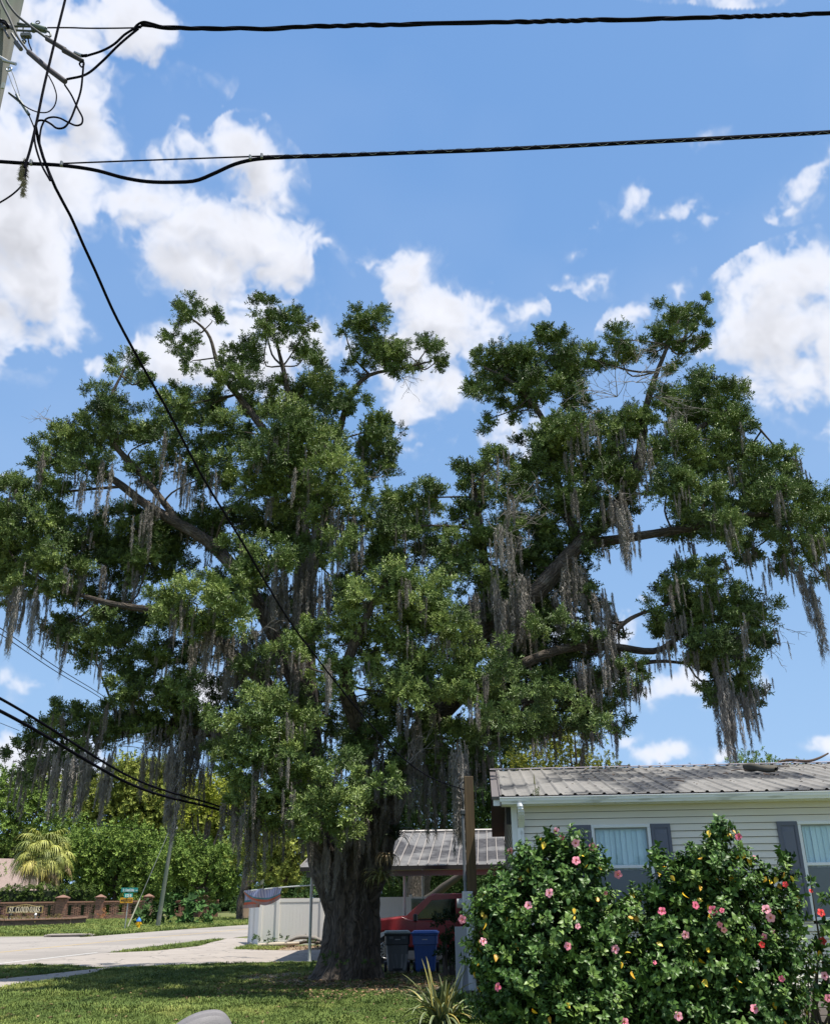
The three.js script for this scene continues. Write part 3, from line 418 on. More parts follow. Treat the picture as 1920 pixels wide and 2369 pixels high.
const beards = [
  ['long thin beard of grey moss hanging from the leftmost leaf mass of the oak', [[40, 1240, 110, 22.9], [32, 1280, 90, 22.9], [50, 1240, 80, 23]]],
  ['ragged moss beard hanging right of the longest one at the far left crown', [[78, 1250, 90, 23], [72, 1270, 60, 23]]],
  ['drooping moss beard nearest the palm tree, leftmost of the low row', [[122, 1600, 100, 24], [115, 1650, 60, 24]]],
  ['long moss beard second from the left in the low row above the palm', [[150, 1590, 110, 24], [145, 1640, 70, 24], [165, 1590, 60, 24]]],
  ['dark moss beard third in the low row, right of the palm tree top', [[182, 1580, 110, 24], [195, 1570, 70, 24], [175, 1650, 40, 24]]],
  ['broad dark moss beard hanging across the two thick black cables', [[228, 1580, 110, 24], [238, 1570, 70, 24], [215, 1640, 60, 24], [232, 1600, 80, 24]]],
  ['longest moss beard, ending right above the leaning utility pole', [[372, 1580, 150, 23.6], [362, 1600, 140, 23.6], [385, 1570, 120, 23.6], [355, 1570, 130, 23.6]]],
  ['heavy moss beard under the round right leaf mass, ending above the house roof', [[1510, 1430, 150, 22], [1522, 1440, 120, 22], [1500, 1430, 110, 22], [1515, 1420, 120, 22], [1540, 1450, 90, 22]]],
  ['short moss beard right of the heavy one below the round leaf mass', [[1566, 1480, 70, 22], [1572, 1470, 50, 22]]],
  ['stringy moss beard at the far right edge of the crown against blue sky', [[1700, 1240, 110, 21.8], [1690, 1230, 80, 21.8], [1712, 1290, 60, 21.8]]],
  ['thick moss beard hanging just left of the wooden service post', [[955, 1580, 170, 20.6], [962, 1620, 140, 20.6], [946, 1590, 120, 20.6], [958, 1690, 110, 20.6], [970, 1570, 110, 20.6]]],
  ['pale single moss beard hanging in the middle crown beside the thin black cable', [[686, 1400, 70, 19.4, .4], [686, 1410, 60, 19.4, .4]]],
  ['dark moss beard in the gap right of the crown centre, below the bare twigs', [[1308, 1100, 80, 21.7], [1302, 1080, 90, 21.7]]],
];
for (const [label, list] of beards) {
  const L = mossSet(list, { n: 7, spread: 9 }); const t = thing('moss_beard', label, 'moss', [0, 0, 0], 0, 'single moss beards in the oak');
  L.forEach((l, k) => l.m.forEach((m) => { const me = sh(new THREE.Mesh(mossGeos[k], mBeard ??= std([0.27, 0.25, 0.225], 0.95, { side: THREE.DoubleSide }))); me.name = 'strands'; m.decompose(me.position, me.quaternion, me.scale); t.add(me); }));
}

// air plants on the trunk
function rosette(name, label, p, n, L, wide, colA, up, droop, fan = 6.283) {
  const t = thing(name, label, 'air plant', p.toArray()); const R = mulberry(n * 31 + 7);
  const mats = [0, .5, 1].map((k) => std(mix3(colA[0], colA[1], k), 0.6, { side: THREE.DoubleSide }));
  for (let i = 0; i < n; i++) {
    const a = fan * (i / n - 0.5) + Math.PI / 2 + (R() - .5) * .4, l = L * (0.6 + .5 * R()), P = [], u0 = up * (0.4 + R()), S = 7; let q = V(0, 0, 0), el = u0 + .3, prev = null;
    for (let s = 0; s <= S; s++) { const w = wide * Math.pow(1 - s / S, .6) * (s ? 1 : .6), o = V(-Math.sin(a) * w / 2, 0, Math.cos(a) * w / 2), e = [q.clone().sub(o), q.clone().add(V(0, w * .12, 0)), q.clone().add(o)]; if (prev) for (const k of [0, 1]) P.push(...prev[k].toArray(), ...prev[k + 1].toArray(), ...e[k].toArray(), ...prev[k + 1].toArray(), ...e[k + 1].toArray(), ...e[k].toArray()); prev = e; q = q.clone().add(V(Math.cos(a) * Math.cos(el), Math.sin(el), Math.sin(a) * Math.cos(el)).multiplyScalar(l / S)); el -= droop / S * (1 + R() * .5); }
    const g = new THREE.BufferGeometry(); g.setAttribute('position', new THREE.Float32BufferAttribute(P, 3)); g.computeVertexNormals(); part('leaf', g, mats[(R() * 3) | 0], t);
  }
}
rosette('air_plant', 'dark strappy air plant high on the leaning right stem of the oak', at(915, 1945, 23.35), 40, 0.95, 0.06, [[0.022, 0.038, 0.018], [0.04, 0.062, 0.028]], 0.9, 1.7);
rosette('air_plant', 'dry straw coloured air plant drooping from the right side of the oak trunk', at(895, 1985, 23.2), 40, 0.65, 0.04, [[0.26, 0.19, 0.10], [0.42, 0.32, 0.18]], 0.6, 2.9);
rosette('air_plant', 'yellow green air plant with long narrow leaves in the oak trunk fork', at(880, 2042, 23.1), 60, 0.75, 0.045, [[0.14, 0.16, 0.05], [0.34, 0.34, 0.13]], 1.0, 2.2);
// ---------------------------------------------------------------- the house
const roofTex = (sd, a, b, dk) => tex(1024, 1024, (u, v) => { const s = pf(u, v, 26, 3, 4, sd), p = pf(u, v, 5, 4, 4, sd + 3), f = pf(u, v, 70, 70, 2, sd + 5); return mix3(mix3(a, b, s * 0.55 + f * 0.45), dk, clamp(sstep(p, 0.42, 0.60) * 0.95 * (0.45 + f))); }, true, [0.16, 0.2]);
const mRoof = std([1, 1, 1], 0.62, { map: roofTex(81, [0.12, 0.115, 0.11], [0.29, 0.275, 0.255], [0.024, 0.026, 0.032]), metalness: 0.15 });
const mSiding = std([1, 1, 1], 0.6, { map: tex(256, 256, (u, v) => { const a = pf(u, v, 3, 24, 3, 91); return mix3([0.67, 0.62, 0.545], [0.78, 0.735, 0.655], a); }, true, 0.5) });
const mWhite = std([0.74, 0.75, 0.76], 0.45), mGutter = std([1, 1, 1], 0.4, { map: tex(256, 64, (u, v) => mix3([0.78, 0.79, 0.80], [0.34, 0.35, 0.33], sstep(pf(u, v, 8, 10, 4, 95), 0.5, 0.8) * 0.6), true, [0.5, 3]) });
const mShutter = std([0.105, 0.112, 0.150], 0.5), mShutter2 = std([0.12, 0.128, 0.168], 0.5), mDark = std([0.02, 0.02, 0.022], 0.9);
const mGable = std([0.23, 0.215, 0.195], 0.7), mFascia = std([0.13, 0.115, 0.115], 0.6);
const mGlass = std([0.9, 0.96, 0.97], 0.03, { transmission: 1, thickness: 0, ior: 1.5 });
const mBlind = [std([0.74, 0.79, 0.79], 0.8), std([0.68, 0.74, 0.75], 0.8), std([0.78, 0.82, 0.82], 0.8)];
const mScreen = std([0.22, 0.25, 0.28], 0.9, { transmission: 0.35, thickness: 0 });
const HE = 3.252;
const house = thing('house', 'single storey house with beige lap siding, ribbed metal roof and blue grey shutters', 'house', [1.588, 0, -15.13], -0.0729);
{
  const RIB = 0.2286, W = 13.0, SL = Math.hypot(4.9, 1.0), ang = Math.atan2(1.0, 4.9);
  // ribbed roof sheets, each four ribs wide, laid on the slope
  const sec = []; for (let i = 0; i < 4; i++) { const x = i * RIB; sec.push([x - 0.034, 0], [x - 0.013, 0.024], [x + 0.013, 0.024], [x + 0.034, 0], [x + 0.085, 0], [x + 0.09, 0.004], [x + 0.095, 0], [x + 0.14, 0], [x + 0.145, 0.004], [x + 0.15, 0]); } sec.push([4 * RIB - 0.034 + 0.02, 0.001]);
  const sheetGeo = (off) => { const P = [], U = [], I = []; for (const [x, y] of sec) for (let k = 0; k <= 6; k++) { P.push(x, y, -k / 6 * SL); U.push(x + off, k / 6 * SL); } const n = 7; for (let i = 0; i < sec.length - 1; i++) for (let k = 0; k < 6; k++) { const a = i * n + k, b = a + n; I.push(a, b, a + 1, b, b + 1, a + 1); } const g = new THREE.BufferGeometry(); g.setAttribute('position', new THREE.Float32BufferAttribute(P, 3)); g.setAttribute('uv', new THREE.Float32BufferAttribute(U, 2)); g.setIndex(I); g.computeVertexNormals(); return g; };
  const roof = part('roof', box(W + 0.3, 0.05, SL, 0, 0, -SL / 2), mFascia, house, [W / 2 - 0.27, HE - 0.05, 0], [ang, 0, 0]);
  for (let s = 0; s < 15; s++) part('roof_panel', sheetGeo(s * 0.914), mRoof, roof, [s * 4 * RIB - 0.244 - W / 2 + 0.27, 0.034 + (s % 2) * 0.0015, 0.03]);
  part('ridge_cap', [box(W + 0.3, 0.012, 0.17, 0, 0.066, -SL + 0.09)], std([0.26, 0.23, 0.25], 0.5), roof);
  part('roof', box(W + 0.3, 0.05, SL, 0, 0, SL / 2), mFascia, house, [W / 2 - 0.27, HE - 0.05, -9.8], [-ang, 0, 0]);
  part('fascia', box(W + 0.26, 0.13, 0.02, W / 2 - 0.27, HE - 0.10, -0.035), mWhite, house);
  part('soffit', box(W, 0.015, 0.28, W / 2 - 0.27, HE - 0.155, -0.17), mWhite, house);
  // gutter: a K shaped trough
  const gs = new THREE.Shape([[0, 0], [0.005, -0.10], [0.075, -0.10], [0.085, -0.075], [0.10, -0.05], [0.11, 0], [0.104, 0], [0.095, -0.045], [0.07, -0.095], [0.01, -0.095], [0.006, 0]].map(([x, y]) => new THREE.Vector2(x, y)));
  const gg = new THREE.ExtrudeGeometry(gs, { depth: W, bevelEnabled: false }); gg.rotateY(-Math.PI / 2);
  part('gutter', uvBox(gg), mGutter, house, [W - 0.3, HE - 0.052, -0.022]); part('gutter_lip', box(W, 0.012, 0.016, W / 2 - 0.3, HE - 0.052, 0.088), mWhite, house);
  // downspout
  const flex = []; for (let i = 0; i < 14; i++) { const t = i / 13, p = V(0.015 + 0.02 * Math.sin(t * 2.2), HE - 0.16 - 0.30 * t, 0.05 - 0.25 * t * t); flex.push(cyl(0.048 + (i % 2) * 0.005, 0.048 + (i % 2) * 0.005, 0.032, 10, p.x, p.y, p.z, -0.2 - t * 0.7)); }
  part('downspout_elbow', flex, mGutter, house);
  part('downspout', rbox(0.10, 2.55, 0.07, 0.012, 0.02, HE - 1.76, -0.235), mGutter, house);
  part('corner_trim', [box(0.09, 2.66, 0.03, -0.07, HE - 1.47, -0.285), box(0.03, 2.66, 0.09, -0.105, HE - 1.47, -0.335)], mWhite, house);
  // lap boards, cut round the windows
  const wins = [[1.132, 2.062], [4.335, 5.275], [8.6, 9.53]], yT = HE - 0.463, yB = HE - 1.893, EXP = 0.1045;
  const board = (x0, x1, y) => { const g = new THREE.BoxGeometry(x1 - x0, EXP - 0.007, 0.012), p = g.attributes.position; for (let i = 0; i < p.count; i++) { if (p.getY(i) < 0 && p.getZ(i) > 0) p.setZ(i, 0.024); if (p.getY(i) > 0 && p.getZ(i) > 0) p.setZ(i, 0.001); } g.translate((x0 + x1) / 2, y, -0.29); g.computeVertexNormals(); return uvBox(g); };
  const wall = part('wall', [box(1.18, 2.9, 0.02, 0.53, HE - 1.55, -0.36), box(2.27, 2.9, 0.02, 3.2, HE - 1.55, -0.36), box(3.3, 2.9, 0.02, 6.93, HE - 1.55, -0.36), box(3.1, 2.9, 0.02, 11.1, HE - 1.55, -0.36), box(W, 0.3, 0.02, W / 2 - .2, HE - 0.28, -0.362), box(W, 0.9, 0.02, W / 2 - .2, HE - 2.4, -0.362), box(0.02, 3.2, 9.2, W - 0.4, HE - 1.6, -4.9), box(W - .3, 3.1, 0.02, W / 2 - .2, HE - 1.6, -9.5), box(W, 0.02, 9.0, W / 2 - .2, HE - 2.7, -4.9)], mDark, house);
  for (let r = 0; r < 25; r++) {
    const y = HE - 0.208 - r * EXP; let x = -0.02; const inW = y < yT + 0.04 && y > yB - 0.04;
    for (const [a, b] of inW ? wins : []) { part('siding_board', board(x, a + 0.01, y), mSiding, wall); x = b - 0.01; }
    part('siding_board', board(x, W - 0.5, y), mSiding, wall);
  }
  // gable end, boards running back
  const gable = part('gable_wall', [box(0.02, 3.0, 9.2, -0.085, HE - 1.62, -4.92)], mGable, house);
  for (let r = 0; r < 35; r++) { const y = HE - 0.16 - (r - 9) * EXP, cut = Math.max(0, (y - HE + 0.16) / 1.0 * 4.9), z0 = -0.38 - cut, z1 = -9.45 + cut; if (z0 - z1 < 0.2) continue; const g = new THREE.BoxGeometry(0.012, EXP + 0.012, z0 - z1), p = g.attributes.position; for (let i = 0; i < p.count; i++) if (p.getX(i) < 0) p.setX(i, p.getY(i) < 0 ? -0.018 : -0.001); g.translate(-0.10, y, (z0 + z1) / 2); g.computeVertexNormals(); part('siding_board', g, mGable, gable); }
  part('rake_board', [box(0.02, 0.17, 4.95, -0.285, 0, -2.45)], mFascia, house, [0, HE - 0.09, 0.05], [ang, 0, 0]);
  // windows with shutters
  const shutter = (x) => {
    const s = part('shutter', [box(0.305, 1.43, 0.02), box(0.045, 1.43, 0.012, -0.13, 0, 0.016), box(0.045, 1.43, 0.012, 0.13, 0, 0.016), box(0.215, 0.06, 0.0118, 0, 0.685, 0.0159), box(0.215, 0.08, 0.0118, 0, -0.02, 0.0159), box(0.215, 0.07, 0.0118, 0, -0.68, 0.0159)], mShutter, house, [x, HE - 1.178, -0.262]);
    for (const [y, h] of [[0.338, 0.60], [-0.352, 0.55]]) { const g = new THREE.CylinderGeometry(0.115, 0.15, 0.016, 4, 1); g.rotateY(Math.PI / 4); g.rotateX(Math.PI / 2); g.scale(0.92, h / 0.212, 1); part('raised_panel', g, mShutter2, s, [0, y, 0.015]); }
  };
  for (const [a, b] of wins) {
    const cx = (a + b) / 2, w = b - a, cy = (yT + yB) / 2, h = yT - yB, t = 0.05;
    const f = part('window', [rbox(w, t, 0.07, 0.008, 0, h / 2 - t / 2, 0), rbox(w, t, 0.08, 0.008, 0, -h / 2 + t / 2, 0.005), rbox(t, h - 2 * t, 0.07, 0.008, -w / 2 + t / 2, 0, 0), rbox(t, h - 2 * t, 0.07, 0.008, w / 2 - t / 2, 0, 0)], mWhite, house, [cx, cy, -0.283]);
    part('sash_rail', rbox(w - 2 * t, 0.045, 0.05, 0.006, 0, 0.085, 0.004), mWhite, f);
    part('sash_frame', [box(w - 2 * t, 0.02, 0.03, 0, h / 2 - t - 0.01, -0.01), box(0.018, h - 0.15, 0.03, -w / 2 + t + 0.009, 0, -0.01), box(0.018, h - 0.15, 0.03, w / 2 - t - 0.009, 0, -0.01)], std([0.25, 0.27, 0.28], 0.5), f);
    part('pane', box(w - 2 * t, h / 2 - 0.14, 0.004, 0, h / 4 + 0.03, -0.012), mGlass, f); part('pane', box(w - 2 * t, h / 2 + 0.01, 0.004, 0, -h / 4 + 0.03, -0.02), mGlass, f);
    part('insect_screen', box(w - 2 * t, h / 2 + 0.01, 0.002, 0, -h / 4 + 0.03, 0.004), mScreen, f);
    for (let i = 0; i < 10; i++) part('blind_slat', box(0.092, h - 0.1, 0.003, -w / 2 + 0.085 + i * 0.085, 0, -0.055 - (i % 2) * 0.004, 0, rr(0.12, 0.3), 0), mBlind[i % 3], f);
    part('blind_rail', box(w - 0.1, 0.03, 0.03, 0, h / 2 - 0.07, -0.06), mWhite, f);
    part('room', box(w, h, 0.02, 0, 0, -0.2), mDark, f);
    shutter(a - 0.158); shutter(b + 0.158);
  }
  // block skirting under the siding
  const mBlk = [std([0.34, 0.27, 0.25], 0.95), std([0.40, 0.33, 0.30], 0.95), std([0.29, 0.24, 0.22], 0.95)], bg = rbox(0.393, 0.093, 0.06, 0.006);
  const skirt = part('skirting', box(W - 0.4, 0.52, 0.04, W / 2 - 0.25, 0.26, -0.345), std([0.3, 0.28, 0.26], 1), house);
  for (let r = 0; r < 5; r++) for (let i = 0; i < 18; i++) part('block', bg, mBlk[(i * 7 + r * 3 + ((i * r) % 4)) % 3], skirt, [(r % 2) * 0.2 + i * 0.4, 0.05 + r * 0.1, -0.30 + rr(-.003, .003)]);
}
{ // what has fallen on the roof
  const L = (x, z, h = 0) => { const p = V(x, HE + 0.035 + h - z / 4.9, z); return house.localToWorld(p.clone()); }; house.updateMatrixWorld(true);
  const logM = std([1, 1, 1], 1, { map: tex(256, 256, (u, v) => mix3([0.025, 0.022, 0.02], [0.12, 0.11, 0.085], pf(u, v, 12, 12, 4, 101)), true, 1) });
  solo('fallen_log', loft([L(4.38, -2.95, .06), L(4.52, -2.75, .07), L(4.68, -2.55, .06), L(4.8, -2.4, .06)], [0.05, 0.066, 0.068, 0.05], { seg: 14, sides: 10, rough: .9 }), logM, 'short mossy log lying on the metal house roof', 'log');
  solo('fallen_branch', [loft([L(5.5, -4.55, .03), L(5.75, -4.6, .05), L(6.1, -4.5, .03), L(6.3, -4.5, .08), L(6.55, -4.6, .17)], [0.012, 0.03, 0.034, 0.03, 0.02], { seg: 14, sides: 6, rough: .3 }), loft([L(5.9, -4.55, .05), L(5.8, -4.3, .06), L(5.65, -4.2, .03)], [0.02, 0.01, 0.006], { sides: 5 })], std([0.09, 0.06, 0.045], 1), 'crooked dead branch lying near the ridge of the house roof', 'branch');
  const dead = []; for (let i = 0; i < 16; i++) { const x = rr(1.6, 6.5), z = -rr(0.8, 4.5), a = rnd() * 6.3, l = rr(.06, .22); dead.push(loft([L(x, z, .03), L(x + Math.cos(a) * l, z + Math.sin(a) * l, rr(.03, .06)), L(x + Math.cos(a + .4) * l * 1.7, z + Math.sin(a + .4) * l * 1.7, .03)], [.01, .008, .003], { seg: 4, sides: 4 })); }
  for (let i = 0; i < 260; i++) { const x = rr(0.8, 8), z = -Math.pow(rnd(), .8) * 4.7 - .1, p = L(x, z, rr(.028, .04)); dead.push(mv(new THREE.TetrahedronGeometry(rr(.008, .03), 0).scale(1.5, .4, 1), p.x, p.y, p.z, 0, rnd() * 6, 0)); }
  const m = solo('roof_litter', dead, std([0.085, 0.062, 0.05], 1), 'scattered dead leaves and twigs on the house roof', 'leaf litter'); m.userData.kind = 'stuff';
  const w = thing('weed', 'tall dry weed growing out of the house gutter near the downspout', 'weed', house.localToWorld(V(0.28, HE - 0.05, 0.03)).toArray());
  part('stem', [bar(V(0, 0, 0), V(-.01, .22, 0), .006, 5), bar(V(-.01, .2, 0), V(-.015, .36, 0), .014, 5, .004), bar(V(.02, 0, 0), V(.06, .15, .01), .005, 5)], std([0.16, 0.15, 0.07], 1), w);
  const g = sprig({ seed: 71, n: 12, leaf: .3, wide: .1 }); for (const [x, s, r] of [[0, .18, 0], [.05, .14, -.4], [-.04, .12, .5], [.03, .16, 0.1]]) { const l = part('leaf_spray', g, std([0.12, 0.15, 0.05], .8, { side: THREE.DoubleSide }), w, [x, .01, 0], [0, x * 40, r]); l.scale.setScalar(s); }
}

// ---------------------------------------------------------------- carport, fence, truck
const mRust = std([1, 1, 1], 0.7, { map: roofTex(111, [0.065, 0.062, 0.062], [0.22, 0.212, 0.205], [0.028, 0.024, 0.024]), metalness: 0.1 });
const mRib = std([0.30, 0.27, 0.25], 0.8);
const cp0 = at(694, 2007, 30.2);
const carport = thing('carport', 'low open carport with stained ribbed metal roof behind the oak', 'carport', [cp0.x, 0, cp0.z], -0.0729);
{
  const H = cp0.y, D = 6.0, rise = 1.36, W = 11.5, SL = Math.hypot(D, rise), a = Math.atan2(rise, D);
  const roof = part('roof', box(W, 0.03, SL, W / 2, -0.02, -SL / 2), mFascia, carport, [0, H, 0], [a, 0, 0]);
  for (let i = 0; i < 19; i++) {
    const x0 = i * 0.61, g = [box(0.606, 0.006, SL, 0.305, 0.006, -SL / 2)].map((q) => uvBox(q));
    const m = mg(g), u = m.attributes.uv; for (let k = 0; k < u.count; k++) u.setX(k, u.getX(k) + x0); const rp = part('roof_panel', m, mRust, roof, [x0, 0, 0]); for (const q of [0.006, 0.305]) part('rib', box(0.02, 0.035, SL, q, 0.027, -SL / 2), mRib, rp);
  }
  part('ridge_cap', box(W, 0.05, 0.2, W / 2, 0.045, -SL + 0.1), std([0.5, 0.46, 0.42], .7), roof);
  part('roof', box(W, 0.04, SL, W / 2, -0.02, SL / 2), mFascia, carport, [0, H, -2 * D], [-a, 0, 0]);
  part('fascia', box(W, 0.10, 0.02, W / 2, H - 0.06, 0.0), std([0.025, 0.025, 0.026], 0.8), carport);
  part('beam', box(W - 0.3, 0.16, 0.08, W / 2, H - 0.20, -0.35), std([0.17, 0.168, 0.165], .7), carport);
  part('beam', box(W - 0.3, 0.16, 0.08, W / 2, H + 0.9, -5.6), std([0.17, 0.168, 0.165], .7), carport);
  const mPost = std([0.52, 0.53, 0.52], 0.5);
  const post = (px, py, d, top) => { const p = carport.worldToLocal(at(px, py, d)); part('post', [cyl(0.045, 0.045, top, 10, p.x, top / 2, p.z), cyl(0.08, 0.08, 0.012, 10, p.x, 0.026, p.z)], mPost, carport); };
  carport.updateMatrixWorld(true);
  post(716, 2226, 30.55, H - 0.06); post(937, 2200, 30.7, H - 0.28); post(979, 2100, 35.7, H + 0.82); post(1150, 2150, 30.7, H - 0.28);
}
const vinyl = std([0.72, 0.70, 0.66], 0.5), vinyl2 = std([0.71, 0.692, 0.652], 0.5);
{
  const p0 = at(642, 2150, 41), f = thing('vinyl_fence', 'tall white vinyl privacy fence running behind the oak and the truck', 'fence', [p0.x, 0, p0.z], -0.05);
  const Hf = 1.80, SP = 1.83, cap = new THREE.ConeGeometry(0.1, 0.05, 4).rotateY(Math.PI / 4);
  const postAt = (x, z, h = Hf + .06) => { part('fence_post', [box(0.127, h, 0.127, x, h / 2, z)], vinyl, f); part('post_cap', mv(cap.clone(), x, h + 0.025, z), vinyl, f); };
  const panel = (xa, za, xb, zb) => {
    const L = Math.hypot(xb - xa, zb - za), n = Math.max(2, Math.round(L / 0.152)), ry = -Math.atan2(zb - za, xb - xa);
    const rail = part('rail', [box(L - .1, 0.14, 0.05, 0, Hf - 0.08, 0), box(L - .1, 0.14, 0.05, 0, 0.12, 0)], vinyl, f, [(xa + xb) / 2, 0, (za + zb) / 2], [0, ry, 0]);
    const w = (L - 0.12) / n; const bg = rbox(w - 0.0015, Hf - 0.3, 0.022, 0.002);
    for (let i = 0; i < n; i++) part('board', bg, i % 3 ? vinyl : vinyl2, rail, [-(L - 0.12) / 2 + (i + .5) * w, Hf / 2 + 0.02, 0]);
  };
  const xs = [-0.72, 0, 1.83, 3.66, 5.49, 7.32, 9.15, 10.98]; xs.forEach((x, i) => postAt(x, 0)); for (let i = 0; i < xs.length - 1; i++) panel(xs[i], 0, xs[i + 1], 0);
  postAt(-1.35, -1.8, 1.66); postAt(-1.9, -3.4, 1.66);
  panel(-0.72, 0, -1.35, -1.8); panel(-1.35, -1.8, -1.9, -3.4);
}
const mRed = std([0.29, 0.024, 0.025], 0.35, { clearcoat: 0.6, clearcoatRoughness: 0.15 }), mTyre = std([0.02, 0.02, 0.02], 0.9), mChrome = std([0.55, 0.55, 0.55], 0.25, { metalness: 0.9 }), mTint = std([0.45, 0.52, 0.5], 0.04, { transmission: 1, thickness: 0 });
{
  const t = thing('pickup_truck', 'red pickup truck parked under the carport behind the wheelie bins', 'truck', [-0.16, 0.02, -28.55], -0.02);
  const S = (l) => new THREE.Shape(l.map(([x, y]) => new THREE.Vector2(x, y)));
  const arch = (s, cx, r) => { for (let i = 0; i <= 10; i++) { const a = Math.PI * i / 10; s.lineTo(cx + r * Math.cos(a), 0.40 + r * Math.sin(a)); } };
  // lower body with wheel arches, bonnet, cab and bed
  const b = new THREE.Shape(); b.moveTo(-1.62, 0.42); b.lineTo(-1.68, 0.62); b.lineTo(-1.66, 0.98); b.quadraticCurveTo(-1.62, 1.10, -1.4, 1.13); b.lineTo(-0.36, 1.24); b.lineTo(-0.1, 1.14); b.lineTo(3.9, 1.14); b.lineTo(3.95, 0.5); b.lineTo(3.3, 0.44); arch(b, 2.75, 0.46); b.lineTo(-0.3, 0.44); arch(b, -0.80, 0.46); b.closePath();
  const eb = { depth: 1.78, bevelEnabled: true, bevelThickness: 0.05, bevelSize: 0.05, bevelOffset: -0.05, bevelSegments: 3 };
  part('body', new THREE.ExtrudeGeometry(b, eb), mRed, t, [0, 0, -1.83]);
  const frame = S([[-0.40, 1.13], [0.40, 1.76], [0.62, 1.82], [2.35, 1.82], [2.55, 1.72], [2.62, 1.13]]);
  frame.holes.push(new THREE.Path([[-0.02, 1.17], [0.50, 1.66], [1.18, 1.70], [1.18, 1.17]].map(([x, y]) => new THREE.Vector2(x, y))), new THREE.Path([[1.32, 1.17], [1.32, 1.70], [2.25, 1.68], [2.4, 1.17]].map(([x, y]) => new THREE.Vector2(x, y))));
  for (const z of [-0.17, -1.73]) part('cab_side', new THREE.ExtrudeGeometry(frame, { depth: 0.06, bevelEnabled: true, bevelSize: 0.012, bevelThickness: 0.012, bevelSegments: 1 }), mRed, t, [0, 0, z]);
  part('cab_roof', rbox(1.98, 0.07, 1.5, 0.03, 1.47, 1.80, -0.92), mRed, t);
  part('windscreen', box(1.03, 0.006, 1.5, 0, 0, 0, 0, 0, 0.665), mTint, t, [0.03, 1.455, -0.92]);
  part('side_window', box(1.3, 0.56, 0.004, 0.55, 1.43, -0.14), mTint, t); part('side_window', box(1.1, 0.56, 0.004, 1.86, 1.43, -0.14), std([0.05, 0.05, 0.05], .1), t);
  part('side_window', box(1.3, 0.56, 0.004, 0.55, 1.43, -1.7), mTint, t);
  part('seats', [rbox(0.18, 0.85, 0.5, 0.06, 1.15, 1.2, -0.5), rbox(0.18, 0.85, 0.5, 0.06, 1.15, 1.2, -1.3), box(0.5, 0.1, 1.4, -0.1, 1.1, -0.92)], mDark, t);
  const mir = part('wing_mirror', rbox(0.12, 0.20, 0.24, 0.04, 0.02, 1.21, 0.1), std([0.02, 0.02, 0.02], 0.35), t); part('mirror_glass', box(0.004, 0.16, 0.19, 0.083, 1.21, 0.1), mChrome, mir);
  part('door_handle', rbox(0.16, 0.035, 0.03, 0.01, 1.02, 1.02, 0.005), mRed, t);
  part('door_seam', [box(0.008, 0.66, 0.004, 0.02, 0.82, 0.0015), box(0.008, 0.66, 0.004, 1.24, 0.82, 0.0015), box(1.2, 0.03, 0.01, 0.62, 1.15, -.02)], mDark, t);
  for (const z of [-0.25, -1.45]) part('headlight', rbox(0.12, 0.22, 0.35, 0.03, -1.60, 0.92, z - .05), std([0.7, 0.72, 0.72], 0.1, { transmission: 0.5, thickness: 0.02 }), t);
  part('bumper', rbox(0.16, 0.22, 1.84, 0.04, -1.68, 0.52, -0.94), mChrome, t); part('grille', rbox(0.05, 0.26, 0.9, 0.02, -1.66, 0.92, -0.94), mDark, t);
  part('sill', box(2.7, 0.1, 1.6, 1.0, 0.40, -0.94), mDark, t);
  for (const x of [-0.80, 2.75]) for (const z of [-0.16, -1.7]) { const w = part('wheel', cyl(0.37, 0.37, 0.23, 26, 0, 0, 0, Math.PI / 2), mTyre, t, [x, 0.37, z]); const hb = []; for (let k = 0; k < 6; k++) hb.push(box(0.05, 0.42, 0.02, 0, 0, 0.11, 0, 0, k * Math.PI / 6)); hb.push(new THREE.TorusGeometry(0.22, 0.025, 6, 24).translate(0, 0, 0.11)); part('rim', hb, mChrome, w); }
}
